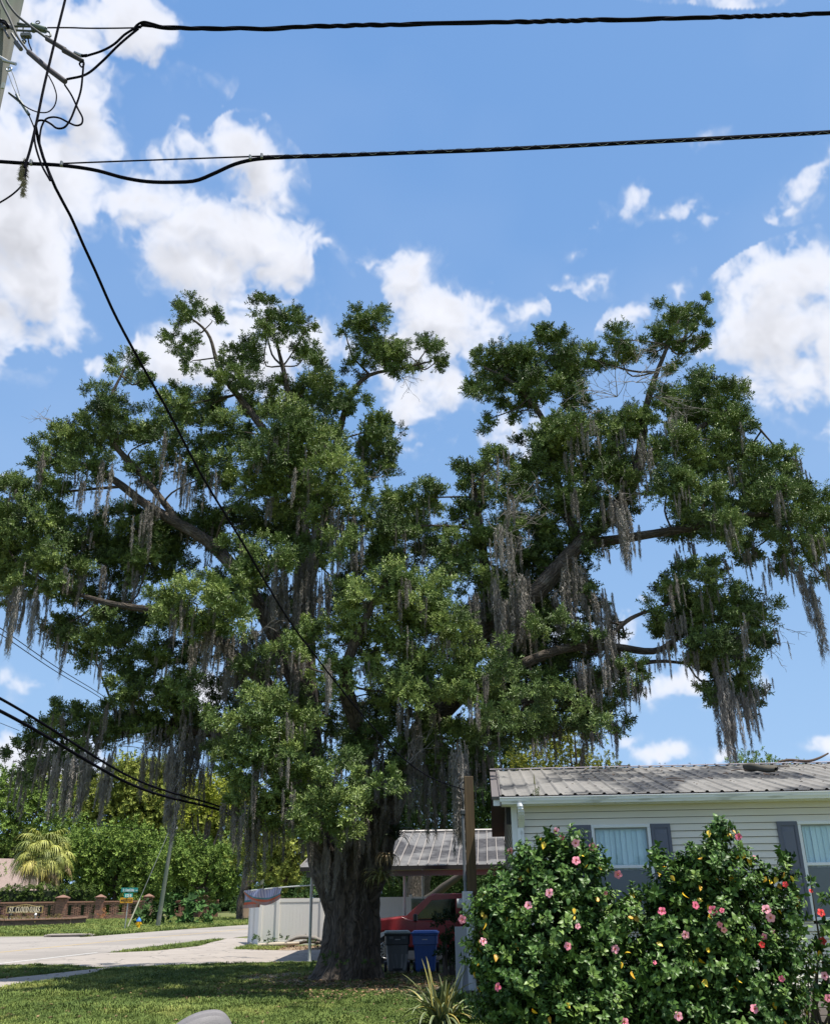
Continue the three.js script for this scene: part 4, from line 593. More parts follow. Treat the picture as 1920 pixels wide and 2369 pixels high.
// ---------------------------------------------------------------- wheelie bins
function bin(label, px, py, d, turn, cBody, cLid, grey) {
  const p = at(px, py, d), t = thing('wheelie_bin', label, 'bin', [p.x, 0, p.z], turn);
  const body = (w0, d0, w1, d1, y0, y1) => { const g = new RoundedBoxGeometry(1, 1, 1, 3, 0.09), q = g.attributes.position; for (let i = 0; i < q.count; i++) { const k = q.getY(i) + 0.5; q.setXYZ(i, q.getX(i) * lerp(w0, w1, k), lerp(y0, y1, k), q.getZ(i) * lerp(d0, d1, k) + (1 - k) * 0.02); } g.computeVertexNormals(); return g; };
  const mB = grey ? std([1, 1, 1], 0.55, { map: tex(128, 256, (u, v) => mix3(cBody, [0.42, 0.42, 0.42], sstep(pf(u, v, 10, 2, 3, 121), 0.45, 0.8) * (v < 0.62 ? 0.9 : 0.1))) }) : std(cBody, 0.45), mL = std(cLid, 0.5), mK = std([0.02, 0.02, 0.022], 0.6);
  part('body', [body(0.47, 0.5, 0.57, 0.66, 0.06, 0.70)], mB, t); part('collar', [body(0.61, 0.70, 0.62, 0.72, 0.66, 0.90), rbox(0.66, 0.05, 0.76, .02, 0, 0.90, 0)], grey ? std([0.045, 0.05, 0.055], .5) : mB, t);
  part('lid', [body(0.67, 0.80, 0.6, 0.70, 0.915, 0.985), rbox(0.69, 0.035, 0.82, 0.015, 0, 0.935, 0.01)], mL, t);
  part('handle', [cyl(0.018, 0.018, 0.56, 8, 0, 0.9, -0.43, 0, 0, Math.PI / 2), box(0.04, 0.05, 0.1, -0.25, 0.89, -0.39), box(0.04, 0.05, 0.1, 0.25, 0.89, -0.39)], mK, t);
  for (const s of [-1, 1]) part('wheel', cyl(0.14, 0.14, 0.07, 16, s * 0.29, 0.14, -0.22, 0, 0, Math.PI / 2), mK, t);
  part('catch_bar', [box(0.24, 0.10, 0.03, 0, 0.14, 0.262), box(0.4, 0.06, 0.02, 0, 0.70, 0.325)], mK, t);
  part('ribs', [-0.2, -0.07, 0.07, 0.2].map((x) => box(0.02, 0.46, 0.015, x, 0.42, 0.295 , 0.12)), mB, t);
  if (grey) { part('label_plate', [box(0.10, 0.12, 0.004, -0.16, 0.80, 0.362), box(0.10, 0.12, 0.004, 0.15, 0.80, 0.362)], std([0.16, 0.17, 0.18], .7), t); }
  part('emblem', box(0.13, 0.022, 0.004, 0, 0.79, 0.363), std([0.45, 0.46, 0.48], .6), t); part('front_panel', box(0.2, 0.16, 0.006, 0, 0.80, 0.359), std(grey ? [0.03, 0.033, 0.038] : [0.02, 0.06, 0.22], .5), t);
}
bin('dark grey wheelie bin with worn streaked front beside the oak trunk', 919, 2240, 25.6, 0.06, [0.15, 0.155, 0.16], [0.22, 0.25, 0.23], true);
bin('blue recycling wheelie bin right of the grey one', 985, 2240, 25.4, -0.05, [0.026, 0.085, 0.31], [0.035, 0.13, 0.48], false);

// ---------------------------------------------------------------- service post
{
  const mWood = std([1, 1, 1], 0.85, { map: tex(256, 512, (u, v) => { const g = pf(u, v, 26, 3, 4, 131), c = pf(u, v, 9, 2, 3, 135); return mix3(mix3([0.055, 0.036, 0.018], [0.14, 0.095, 0.048], g), [0.08, 0.05, 0.025], sstep(c, 0.6, 0.72) * 0.8); }, true, [2, 0.6]) });
  const b = at(1104, 2290, 19.8), tp = at(1079, 1797, 19.8), H = tp.y, t = thing('service_post', 'square timber service post with grey electricity meter left of the hibiscus hedge', 'post', [(b.x + tp.x) / 2, 0, -19.8]);
  part('post', uvBox(rbox(0.19, H, 0.19, 0.01, 0, H / 2, 0)), mWood, t);
  const grey = std([0.42, 0.44, 0.46], 0.45, { metalness: 0.2 }), dark = std([0.05, 0.055, 0.06], 0.5), paint = std([0.55, 0.57, 0.60], 0.45);
  const hy = (px, py) => at(px, py, 19.7).y, yM = hy(1075, 2062), yM2 = hy(1078, 2118);
  part('conduit', [bar(V(-0.14, yM, 0.06), V(-0.14, H - 0.75, 0.06), 0.032, 10), bar(V(-0.14, yM + .2, 0.06), V(-0.14, yM + .3, 0.06), 0.04, 10)], std([0.16, 0.17, 0.19], .6), t);
  part('service_cable', tube([V(-0.14, H - 0.76, .06), V(-0.13, H - .45, .1), V(-0.16, H - .15, .06), V(-0.02, H - .1, .05)], 0.016, 20, 6), dark, t);
  part('weather_head', [rbox(0.1, 0.12, 0.1, 0.03, -0.14, H - 0.72, 0.06)], dark, t);
  const mb = part('meter_box', [rbox(0.21, yM - yM2, 0.13, 0.015, -0.10, (yM + yM2) / 2, 0.12)], paint, t);
  part('meter_dial', [cyl(0.085, 0.09, 0.13, 20, -0.25, yM - .22, 0.10, 0, 0, Math.PI / 2)], std([0.6, 0.62, 0.63], .1, { transmission: .5, thickness: 0 }), mb); part('knockout', new THREE.TorusGeometry(0.035, 0.005, 6, 18).translate(-0.06, yM2 + .09, 0.187), grey, mb);
  part('wireway', [rbox(0.15, yM2 - 0.05 - 0.1, 0.12, 0.01, -0.06, (yM2 - 0.05 + 0.1) / 2, 0.13), cyl(.03, .03, .08, 8, -.06, yM2 - .02, .13)], paint, t);
  part('lower_panel', [rbox(0.26, yM2 - 0.2, 0.04, 0.008, -0.24, (yM2 - 0.2) / 2, 0.05)], std([0.30, 0.31, 0.34], .6), t);
  part('ground_brace', [bar(V(0.02, 0, 0.35), V(-0.08, 0.75, 0.2), 0.035, 6), bar(V(-.3, 0, .3), V(-.2, .6, .1), 0.03, 6)], std([0.33, 0.33, 0.32], .8), t);
}
// ---------------------------------------------------------------- striped cloth on a line
{
  const a = at(566, 2062, 33.5), b = at(652, 2053, 32), e = at(736, 2047, 31.2);
  const line = solo('clothes_line', tube([a, b, e], 0.02, 12, 6), std([0.55, 0.57, 0.55], .5), 'pale metal clothes pole running left from the carport post', 'pole');
  const t = thing('striped_cloth', 'striped beach cloth draped over the clothes pole above the white fence', 'cloth', [0, 0, 0]);
  const mk = (drop, off, k0, k1, f) => { const N = 22, M = 8, P = [], I = []; for (let i = 0; i <= N; i++) for (let j = 0; j <= M; j++) { const u = i / N, v = j / M, p = a.clone().lerp(b, u), L = drop * f(u); P.push(p.x + 0.03 * Math.sin(v * 4 + u * 9), p.y + 0.02 - L * lerp(k0, k1, v), p.z + off + 0.06 * Math.sin(u * 17 + v * 3)); } for (let i = 0; i < N; i++) for (let j = 0; j < M; j++) { const q = i * (M + 1) + j; I.push(q, q + 1, q + M + 1, q + 1, q + M + 2, q + M + 1); } const g = new THREE.BufferGeometry(); g.setAttribute('position', new THREE.Float32BufferAttribute(P, 3)); const uv = []; for (let i = 0; i <= N; i++) for (let j = 0; j <= M; j++) uv.push(i / N, lerp(k0, k1, j / M)); g.setAttribute('uv', new THREE.Float32BufferAttribute(uv, 2)); g.setIndex(I); g.computeVertexNormals(); return g; };
  const sag = (u) => 0.08 + 0.92 * Math.pow(Math.sin(Math.PI * clamp(0.18 + 0.82 * (1 - u), 0, 1)), .8);
  const strip = std([1, 1, 1], .9, { side: THREE.DoubleSide, map: tex(128, 128, (u, v) => { const s = Math.sin(u * 95) * .5 + .5; return v < .55 ? mix3([.42, .43, .55], [.24, .26, .42], s > .6 ? 1 : s * .4) : v < .66 ? [.07, .20, .22] : v < .8 ? [.45, .10, .05] : mix3([.35, .18, .14], [.22, .2, .2], s); }) });
  part('front_fold', mk(0.52, 0.05, 0, 1, sag), strip, t); part('back_fold', mk(0.62, -0.06, 0, 1, (u) => (u < .45 ? 1 : .25 + .2 * Math.sin(u * 7)) * .9), strip, t);
}
// ---------------------------------------------------------------- across the road
const font = await new FontLoader().loadAsync('fonts/droid/droid_serif_bold.typeface.json'), fontS = await new FontLoader().loadAsync('fonts/droid/droid_sans_bold.typeface.json');
const text = (s, size, f, d = 0.01, wide) => { const g = new TextGeometry(s, { font: f, size, depth: d, curveSegments: 4 }); g.computeBoundingBox(); const b = g.boundingBox, k = wide ? wide / (b.max.x - b.min.x) : 1; g.translate(-(b.max.x + b.min.x) / 2, -(b.max.y + b.min.y) / 2, 0); g.scale(k, 1, 1); return g; };
const brickC = [[0.27, 0.135, 0.095], [0.33, 0.175, 0.12], [0.20, 0.11, 0.08]], mBrick = brickC.map((c) => std(c, 0.95)), mMortar = std([0.20, 0.165, 0.14], 1), mGold = std([0.42, 0.31, 0.12], 0.4, { metalness: 0.4 }), mBlack = std([0.012, 0.012, 0.012], 0.35);
for (const [Z, piers, ends, label] of [[105, [[140, 1.15], [228, 0.85], [340, 0.85]], [-70, 140, 140, 228, 228, 340], 'long reddish brick wall with open lattice panels and capped piers across the road'], [116, [[468, .9]], [400, 468, 468, 512], 'short far stretch of brick lattice wall right of the philodendron clumps']]) {
  const X = (px) => at(px, 2128, Z).x, t = thing('brick_wall', label, 'wall', [0, 0, -Z]);
  const BW = 0.215, BH = 0.078, put = (l, x, y, w = BW - .012) => l.push(box(w, BH - .01, 0.11, x, y, 0));
  const segs = []; for (let i = 0; i < ends.length; i += 2) segs.push([X(ends[i]) + (i ? .42 : 0), X(ends[i + 1]) - .42]);
  for (const [a, b] of segs) {
    const L = b - a, n = Math.floor(L / BW), lat = [[], [], []], sol = [[], [], []];
    for (let r = 0; r < 22; r++) for (let i = 0; i < n; i++) {
      const open = r > 5 && r < 19; if (!open) put(sol[(rnd() * 3) | 0], a + (i + .5 + (r % 2 ? .25 : -.0)) * L / n - (i === n - 1 && r % 2 ? .05 : 0), (r + .5) * BH);
      else if (i % 3 !== (r % 2 ? 1 : 2) || r % 2 === 0 && i % 3 === 1) { if ((i + (r % 2) * 1) % 2 === 0) put(lat[(rnd() * 3) | 0], a + (i + .5) * L / n, (r + .5) * BH, BW * 1.45); }
    }
    lat.forEach((l, k) => { if (l.length) part('lattice_brick', l, mBrick[k], t).userData.kind = 'stuff'; }); sol.forEach((l, k) => { if (l.length) part('brick', l, mBrick[k], t).userData.kind = 'stuff'; });
    part('mortar', box(L, 6 * BH, 0.09, (a + b) / 2, 3 * BH, 0), mMortar, t); part('coping', [box(L, 0.13, 0.26, (a + b) / 2, 22 * BH + 0.06, 0)], mBrick[1], t);
  }
  for (const [px, w] of piers) { const x = X(px), l = [[], [], []]; for (let r = 0; r < 27; r++) { const n = Math.round(w / .21); for (let i = 0; i < n; i++) l[(rnd() * 3) | 0].push(box(w / n - .012, BH - .012, 0.5, x - w / 2 + (i + .5) * w / n + (r % 2 ? .015 : -.015), (r + .5) * BH, 0)); } const p = part('pier', box(w - .03, 27 * BH, 0.46, x, 13.5 * BH, 0), mMortar, t); l.forEach((q, k) => part('brick', q, mBrick[k], p).userData.kind = 'stuff'); part('pier_cap', [box(w + .2, 0.12, .7, x, 27 * BH + .06, 0), mv(new THREE.CylinderGeometry(.08, (w + .1) * .7, 0.26, 4).rotateY(Math.PI / 4), x, 27 * BH + .25, 0)], mBrick[2], p); }
}
{
  const t = thing('brick_planter', 'low brick planter with pale soldier course rim in front of the entrance sign', 'planter', [0, 0, 0]);
  const poly = [[-52, -73.5], [-32.2, -76.9], [-28.4, -80.8], [-28.9, -86], [-36, -93], [-52, -91]], h = 0.5;
  const ring = (off, y0, y1) => { const c = [-40, -84], P = poly.map(([x, z]) => [x + (x - c[0]) * off, z + (z - c[1]) * off]); const s = new THREE.Shape(P.map(([x, z]) => new THREE.Vector2(x, -z))); s.holes.push(new THREE.Path(poly.map(([x, z]) => new THREE.Vector2(x - (x - c[0]) * .05, -(z - (z - c[1]) * .05))))); const g = new THREE.ExtrudeGeometry(s, { depth: y1 - y0, bevelEnabled: false }); g.rotateX(-Math.PI / 2); g.translate(0, y0, 0); return uvBox(g); };
  part('wall', ring(0, 0, h), std([1, 1, 1], 1, { map: tex(256, 256, (u, v) => { const r = Math.floor(v * 8), x = (u * 4 + (r % 2) * .5) % 1, y = (v * 8) % 1; return x < .05 || y < .1 ? [.14, .12, .11] : mix3([.10, .065, .055], [.17, .11, .085], h3(Math.floor(u * 4 + (r % 2) * .5), r, 5)); }, true, [1.16, 1.6]) }), t);
  const rim = [[], [], []]; for (let e = 0; e < 3; e++) { const [x0, z0] = poly[e], [x1, z1] = poly[e + 1], L = Math.hypot(x1 - x0, z1 - z0), n = Math.round(L / .09), ry = -Math.atan2(z1 - z0, x1 - x0); for (let i = 0; i < n; i++) rim[(rnd() * 3) | 0].push(box(.078, .1, .26, lerp(x0, x1, (i + .5) / n), h + .05, lerp(z0, z1, (i + .5) / n), 0, ry, 0)); }
  rim.forEach((l, k) => part('rim_brick', l, std(mix3(brickC[k], [0.34, .22, .15], .45), .95), t).userData.kind = 'stuff');
  const gc = []; const g = []; for (let i = 0; i < 40; i++) gc.push({ c: V(rr(-44, -29.5), h + .02, rr(-87, -79)), r: rr(.5, .9), flat: .18 }); 
  crown(t, 'ground_cover', gc, { geo: [farSprigs[0]], mat: mFarLeaf, dens: 40, tufts: 8, size: 0.22, colors: [[0.12, 0.095, 0.04], [0.20, 0.16, 0.06], [0.26, 0.21, 0.08]] });
  const soil = sheet(poly, h - .03); part('soil', soil, mDirt, t);
}
{
  const Z = 88, a = at(15, 2113, Z), b = at(99, 2113, Z), tp = at(57, 2092, Z), W = b.x - a.x, y0 = a.y, H = tp.y - y0, sh2 = H * .78, t = thing('entrance_sign', 'black and gold arched sign reading ST. CLOUD OAKS in the brick planter', 'sign', [(a.x + b.x) / 2, 0, -Z]);
  const outl = (k) => { const s = new THREE.Shape(), w = W / 2 - k, lo = y0 + k, sd = y0 + sh2 - k, top = y0 + H - k; s.moveTo(-w, lo); s.lineTo(w, lo); s.lineTo(w, sd); s.lineTo(w * .62, sd + .02); s.bezierCurveTo(w * .35, sd + .03, w * .3, top, 0, top); s.bezierCurveTo(-w * .3, top, -w * .35, sd + .03, -w * .62, sd + .02); s.lineTo(-w, sd); s.closePath(); return s; };
  const fr = outl(0); fr.holes.push(new THREE.Path(outl(.07).getPoints(12)));
  part('frame', new THREE.ExtrudeGeometry(fr, { depth: .14, bevelEnabled: false }).translate(0, 0, -.07), mGold, t);
  part('panel', new THREE.ExtrudeGeometry(outl(.09), { depth: .08, bevelEnabled: false }).translate(0, 0, -.04), mBlack, t);
  part('lettering', text('ST. CLOUD OAKS', .46, font, .03, W * .84).translate(0, y0 + H * .40, .045), std([.78, .68, .46], .5), t);
  part('underline', box(W * .38, .035, .02, 0, y0 + H * .19, .055), mGold, t);
  const em = []; for (const [x, y, r] of [[0, .86, .16], [-.2, .82, .13], [.2, .82, .13], [-.36, .78, .09], [.36, .78, .09]]) em.push(mv(new THREE.CylinderGeometry(r, r, .02, 16).rotateX(Math.PI / 2).scale(1.25, .8, 1), x, y0 + H * y, .05)); em.push(box(.09, H * .16, .02, 0, y0 + H * .70, .051));
  part('emblem', em, mGold, t);
  part('post', [box(.16, y0 + .3, .12, -W / 2 + .3, (y0 + .3) / 2, -.12), box(.16, y0 + .3, .12, W / 2 - .3, (y0 + .3) / 2, -.12)], mBlack, t);
}
for (const [px, lab] of [[25, 'small ground spotlight below the left end of the entrance sign'], [82, 'small ground spotlight below the right end of the entrance sign']]) { const p = at(px, 2122, 83), t = thing('ground_spotlight', lab, 'spotlight', [p.x, .5, -83]); part('stake', bar(V(0, -.05, 0), V(0, .25, 0), .035, 6), std([.6, .6, .58], .6), t); part('lamp_head', [cyl(.08, .1, .2, 10, 0, .34, -.05, -.8, 0, 0)], px < 50 ? mBlack : std([.6, .6, .58], .6), t); }
{
  const g = gnd(289, 2152), t = thing('street_sign', 'street name sign with green blades over a yellow NO OUTLET plate by the hydrant', 'sign', [g.x, 0, g.z]); const tp = at(300, 2062, -g.z); const dx = tp.x - g.x, H = tp.y;
  part('post', bar(V(0, 0, 0), V(dx, H - .1, 0), .035, 8), std([.42, .43, .43], .4, { metalness: .6 }), t);
  const grn = std([.01, .22, .19], .5), wht = std([.8, .82, .82], .6), yel = std([.62, .30, .015], .5), px2 = 2100 / (66.4 * .93);
  const b1 = part('name_blade', [rbox(39 / px2, 9.5 / px2, .02, .005)], grn, t, [dx + .02, H + .08, .05], [0, -.05, -.01]); part('lettering', text('St. Cloud Oaks', .17, fontS, .006, .78).translate(-.06, 0, .011), wht, b1); part('lettering', text('DR', .07, fontS, .006).translate(.5, -.03, .011), wht, b1);
  const b2 = part('name_blade', [rbox(.75, 9.5 / px2, .02, .005)], grn, t, [dx - .02, H - .26, .05], [0, 1.0, 0]); part('lettering', text('E 3RD', .15, fontS, .006, .5).translate(0, 0, .011), wht, b2);
  const b3 = part('warning_plate', [rbox(29 / px2, 11.5 / px2, .02, .01)], yel, t, [dx - .12, H - .56, .05]); part('lettering', text('NO OUTLET', .15, fontS, .006, .62).translate(.08, 0, .011), mBlack, b3); const ar = new THREE.Shape([[-.4, 0], [-.32, .07], [-.32, .025], [-.27, .025], [-.27, -.025], [-.32, -.025], [-.32, -.07]].map(([x, y]) => new THREE.Vector2(x, y))); part('arrow', new THREE.ExtrudeGeometry(ar, { depth: .006, bevelEnabled: false }).translate(0.03, 0, .011), mBlack, b3);
}
{
  const g = gnd(320, 2151), t = thing('fire_hydrant', 'yellow fire hydrant with blue bonnet on the far verge', 'hydrant', [g.x, 0, g.z]); const Y = std([.72, .42, .01], .45), B = std([.02, .16, .5], .45), L = (p) => new THREE.LatheGeometry(p.map(([x, y]) => new THREE.Vector2(x, y)), 20);
  part('barrel', L([[0, 0], [.19, 0], [.19, .06], [.14, .07], [.125, .12], [.12, .42], [.16, .44], [.16, .50], [.13, .52]]), Y, t); part('bonnet', L([[.17, .51], [.17, .55], [.15, .57], [.13, .65], [.07, .71], [.035, .72], [.035, .78], [0, .78]]), B, t);
  part('outlet', cyl(.065, .065, .40, 12, 0, .36, 0, 0, 0, Math.PI / 2), Y, t); part('outlet', cyl(.085, .085, .18, 12, 0, .36, .1, Math.PI / 2, 0, 0), Y, t);
}
const mPole = std([1, 1, 1], 0.95, { map: tex(256, 512, (u, v) => { const g = pf(u, v, 30, 3, 4, 141), p = pf(u, v, 5, 3, 3, 144); return mix3(mix3([0.12, 0.115, 0.10], [0.25, 0.245, 0.215], g), [0.10, 0.135, 0.10], sstep(p, .42, .65) * .8); }, true, [1, 0.5]), bumpMap: tex(128, 256, (u, v) => pf(u, v, 30, 3, 3, 145), false, [1, .5]), bumpScale: .006 });
{
  const g = gnd(365, 2146), p2 = at(404, 1900, 71.2), t = thing('utility_pole', 'leaning grey utility pole beside the dark shrubs across the road', 'utility pole', [g.x, 0, g.z]), d = p2.clone().sub(g); part('post', uvBox(bar(V(0, -.1, 0), d.clone().multiplyScalar(1.18), .17, 12, .11)), mPole, t); part('bracket', [box(.5, .05, .05, d.x * .93, d.y * .93, .1), cyl(.04, .04, .12, 8, d.x * .93 + .2, d.y * .93 + .08, .1)], std([.5, .5, .5], .5), t);
  const gw = thing('guy_wire', 'slanting guy wire with pale guard left of the leaning utility pole', 'wire', [0, 0, 0]), a = gnd(295, 2148), b = at(391, 1925, 71); part('cable', bar(a, b, .02, 5), std([.3, .3, .3], .6), gw); part('guard', bar(a, a.clone().lerp(b, .3), .05, 8), std([.62, .58, .42], .6), gw);
  const q = gnd(600, 2126, 0), t2 = thing('utility_pole', 'pale far utility pole rising behind the striped cloth', 'utility pole', [q.x, 0, q.z]); part('post', uvBox(bar(V(0, 0, 0), at(607, 2026, -q.z).sub(V(q.x, 0, q.z)).multiplyScalar(1), .2, 10)), mPole, t2);
}
const FAR = [[0.05, 0.085, 0.018], [0.145, 0.225, 0.045], [0.27, 0.35, 0.08]], DARK = [[0.02, 0.042, 0.013], [0.045, 0.088, 0.024], [0.085, 0.145, 0.04]], YEL = [[0.16, 0.19, 0.022], [0.28, 0.31, 0.035], [0.42, 0.43, 0.06]], OLIVE = [[0.085, 0.105, 0.024], [0.215, 0.25, 0.05], [0.38, 0.40, 0.09]];
const farTree = (name, label, d, list, colors, o = {}) => {
  const bl = pxBlobs(d, list, { jit: o.jit ?? 1.5 }), cx = bl.reduce((s, b) => s + b.c.x, 0) / bl.length, cz = bl.reduce((s, b) => s + b.c.z, 0) / bl.length, t = thing(name, label, o.cat ?? 'tree', [0, 0, 0], 0, o.group);
  if (o.depth !== 0) for (const b of [...bl]) bl.push({ ...b, c: b.c.clone().add(V(gauss(), gauss() * .6, -b.r * 1.1)), k: .5 });
  crown(t, 'crown', bl, { geo: farSprigs, mat: mFarLeaf, dens: (o.dens ?? 2.2) * 2.6 / Math.pow(d / 100, 2) * 4, tufts: o.tufts ?? 16, size: (o.size ?? 0.95) * Math.max(.5, d / 110), colors });
  if (o.trunk !== 0) { const top = bl.reduce((s, b) => Math.max(s, b.c.y), 0), base = V(o.tx ?? cx, 0, cz), n = o.trunk ?? 1; const k = bl.slice(0, Math.min(5, bl.length)); part('trunk', loft([base, base.clone().add(V(.1, top * .25, 0)), V(cx, top * .6, cz), V(cx + .3, top * .85, cz)], [.035 * top * n, .028 * top * n, .018 * top, .006 * top], { seg: 12, sides: 8 }), mBark, t); for (const b of k) part('limb', loft([V(cx, top * .35, cz), V(lerp(cx, b.c.x, .5), lerp(top * .35, b.c.y, .4), cz), b.c], [.013 * top, .010 * top, .003 * top], { seg: 6, sides: 6 }), mBark, t); }
  return t;
};
farTree('broadleaf_tree', 'dark green tree at the far left behind the palm', 140, [[20, 1720, 55], [80, 1690, 60], [40, 1780, 65], [130, 1760, 55], [-30, 1680, 65], [-20, 1790, 60], [0, 1650, 45], [60, 1660, 40]], FAR);
farTree('broadleaf_tree', 'large mid green tree right of the palm, left of the leaning pole', 122, [[195, 1760, 46], [275, 1760, 50], [165, 1780, 46], [240, 1790, 60], [330, 1780, 50], [300, 1800, 65], [200, 1820, 55], [260, 1850, 55], [190, 1870, 50], [310, 1860, 50]], FAR);
farTree('tall_tree', 'tall yellow olive tree rising behind the hanging moss row at left', 150, [[290, 1640, 55], [350, 1640, 55], [420, 1680, 55], [440, 1740, 60], [380, 1730, 65], [230, 1650, 46], [470, 1660, 46], [310, 1690, 60], [180, 1660, 40], [150, 1690, 46], [510, 1700, 55], [250, 1700, 55], [200, 1710, 50], [350, 1700, 55], [150, 1640, 36], [100, 1650, 36], [290, 1740, 50], [400, 1760, 50], [330, 1620, 40], [260, 1610, 34]], OLIVE, { dens: 3.2 });
farTree('flowering_tree', 'bright yellow leaved tree behind the leaning utility pole top', 118, [[412, 1655, 32], [450, 1650, 34], [400, 1700, 28], [440, 1690, 30], [470, 1700, 30]], YEL, { jit: .6, depth: 0 });
farTree('broadleaf_tree', 'green tree with several leaning trunks right of the leaning utility pole', 108, [[400, 1810, 52], [450, 1800, 54], [500, 1805, 50], [430, 1840, 45], [360, 1820, 45], [480, 1840, 40], [350, 1800, 40], [520, 1770, 40]], FAR, { tx: -25 });
farTree('broadleaf_tree', 'green tree above the striped cloth and white fence end', 92, [[545, 1790, 50], [590, 1780, 52], [560, 1840, 36], [620, 1750, 52], [650, 1810, 45], [600, 1840, 34], [640, 1700, 52], [690, 1750, 50], [580, 1710, 50], [540, 1750, 45]], OLIVE, { tx: -16.7 });
farTree('spreading_tree', 'dark tree behind the carport roof with a thick lit limb', 52, [[860, 1660, 70], [930, 1640, 70], [1000, 1680, 62], [960, 1720, 50], [880, 1720, 50], [1040, 1650, 60], [1030, 1710, 45], [820, 1700, 50], [780, 1660, 50], [760, 1740, 50], [1060, 1590, 55], [980, 1590, 60]], DARK, { tx: .1, dens: 3.2, size: .75, trunk: 1.3 });
farTree('dense_tree', 'shady low tree canopy filling the gap under the carport behind the fence', 58, [[860, 1840, 40], [920, 1845, 40], [980, 1845, 40], [1030, 1840, 40], [800, 1840, 40], [860, 1790, 40], [920, 1800, 40], [980, 1800, 40], [1030, 1800, 40], [820, 1800, 36], [780, 1800, 40], [730, 1790, 40], [890, 1760, 40], [960, 1760, 40], [1050, 1760, 40], [660, 1840, 30], [700, 1830, 30]], DARK, { dens: 3.4, size: .7, trunk: 0 });
{ const t = thing('leaning_trunk', 'thick sunlit leaning tree trunk seen under the carport roof', 'tree trunk', [0, 0, 0]); const A = [at(950, 2120, 49), at(955, 2080, 49), at(962, 2020, 49), at(960, 1980, 49)]; A[0].y = 0; part('trunk', loft(A, [.55, .45, .4, .34], { sides: 10 }), mBark, t); part('limb', loft([at(985, 2085, 48.5), at(1015, 2062, 48), at(1050, 2035, 47.6), at(1090, 2010, 47)], [.22, .20, .17, .10], { sides: 10, rough: .3 }), std([0.06, 0.05, 0.04], 1), t); }
farTree('yellow_green_tree', 'bright yellow green tree rising left of the house roof ridge', 46, [[1190, 1560, 50], [1230, 1600, 38], [1140, 1600, 50], [1268, 1597, 22], [1200, 1520, 26], [1100, 1585, 40], [1160, 1545, 36], [1255, 1610, 20], [1285, 1612, 14]], [[0.09, 0.105, 0.016], [0.20, 0.215, 0.03], [0.30, 0.31, 0.05]], { dens: 3, size: .55 });
farTree('broadleaf_tree', 'small round green treetop showing above the right end of the house roof', 72, [[1540, 1592, 18], [1580, 1586, 24], [1610, 1592, 15], [1522, 1598, 12], [1560, 1597, 18], [1590, 1600, 20]], FAR, { jit: .5, dens: 3, size: .6, depth: 0 });
farTree('broadleaf_tree', 'low green treetop just above the roof ridge near the fallen branch', 75, [[1650, 1600, 14], [1675, 1600, 13], [1632, 1602, 9], [1690, 1604, 8]], FAR, { jit: .4, dens: 3, size: .5, depth: 0 });
{ const w = thing('woodland', 'far dark woodland closing the view behind the trees across the road', 'woods', [0, 0, 0]); delete w.userData.group; w.userData.kind = 'stuff'; const l = []; for (let i = 0; i < 84; i++) l.push({ c: V(rr(-125, 75), rr(0, 10), -rr(165, 185)), r: rr(3.5, 6) }); crown(w, 'foliage', l, { geo: farSprigs, mat: mFarLeaf, dens: 18, tufts: 18, size: 1.7, colors: DARK }); }
// shrubs on the far verge
const shrub = (name, label, d, list, colors, o = {}) => { const t = thing(name, label, o.cat ?? 'shrub', [0, 0, 0], 0, o.group), bl = pxBlobs(d, list, { jit: o.jit ?? .4, flat: o.flat }); crown(t, 'foliage', bl, { geo: o.geo ?? farSprigs, mat: o.mat ?? mFarLeaf, dens: o.dens ?? 30, tufts: o.tufts ?? 12, size: o.size ?? .45, colors }); if (o.stems) for (const b of bl) part('stem', loft([V(b.c.x + gauss() * .1, 0, b.c.z), V(b.c.x, b.c.y * .6, b.c.z), b.c], [.05, .03, .01], { seg: 5, sides: 5 }), mTwigDark, t); return t; };
const bigLeaf = [sprig({ seed: 61, n: 7, leaf: 0.75, wide: 0.42, bend: .2, len: .6, open0: .1, open1: .7 })];
shrub('philodendron', 'big leaved dark philodendron clump left of the leaning pole foot', 78, [[310, 1905, 22], [330, 1925, 20], [295, 1925, 16], [345, 1900, 18]], DARK, { geo: bigLeaf, size: .75, dens: 14 });
shrub('philodendron', 'big leaved glossy philodendron clump right of the leaning pole foot', 80, [[375, 1895, 22], [400, 1905, 24], [425, 1915, 20], [440, 1925, 14], [380, 1920, 18], [360, 1915, 16], [445, 1900, 12], [410, 1885, 16]], [[0.02, 0.05, 0.016], [0.05, 0.11, 0.03], [0.10, 0.20, 0.05]], { geo: bigLeaf, size: .75, dens: 14 });
shrub('shrub', 'bright yellow green shrub left of the white fence end across the road', 108, [[475, 1890, 12], [490, 1880, 14], [505, 1895, 12], [470, 1875, 9]], [[0.10, 0.17, 0.03], [0.17, 0.26, 0.04], [0.24, 0.34, 0.06]], { size: .6, dens: 12 });
shrub('shrub', 'dark rounded shrub beside the far tree trunk left of the white fence', 104, [[525, 1895, 20], [545, 1905, 16], [480, 1900, 16], [500, 1900, 18], [460, 1905, 14], [535, 1880, 16], [550, 1880, 14], [515, 1875, 14]], DARK, { size: .6, dens: 12 });
shrub('croton', 'small orange and maroon croton bush at the foot of the brick wall pier', 101, [[213, 1912, 7], [221, 1917, 7], [217, 1906, 5], [223, 1908, 5]], [[0.07, 0.02, 0.015], [0.30, 0.12, 0.05], [0.55, 0.36, 0.18]], { size: .3, dens: 60, tufts: 14 });
shrub('shrub', 'dark green shrub at the left edge beside the far brown roof', 100, [[2, 1830, 12], [-8, 1800, 18], [5, 1815, 10], [-12, 1840, 16]], FAR, { size: .5, dens: 14 });
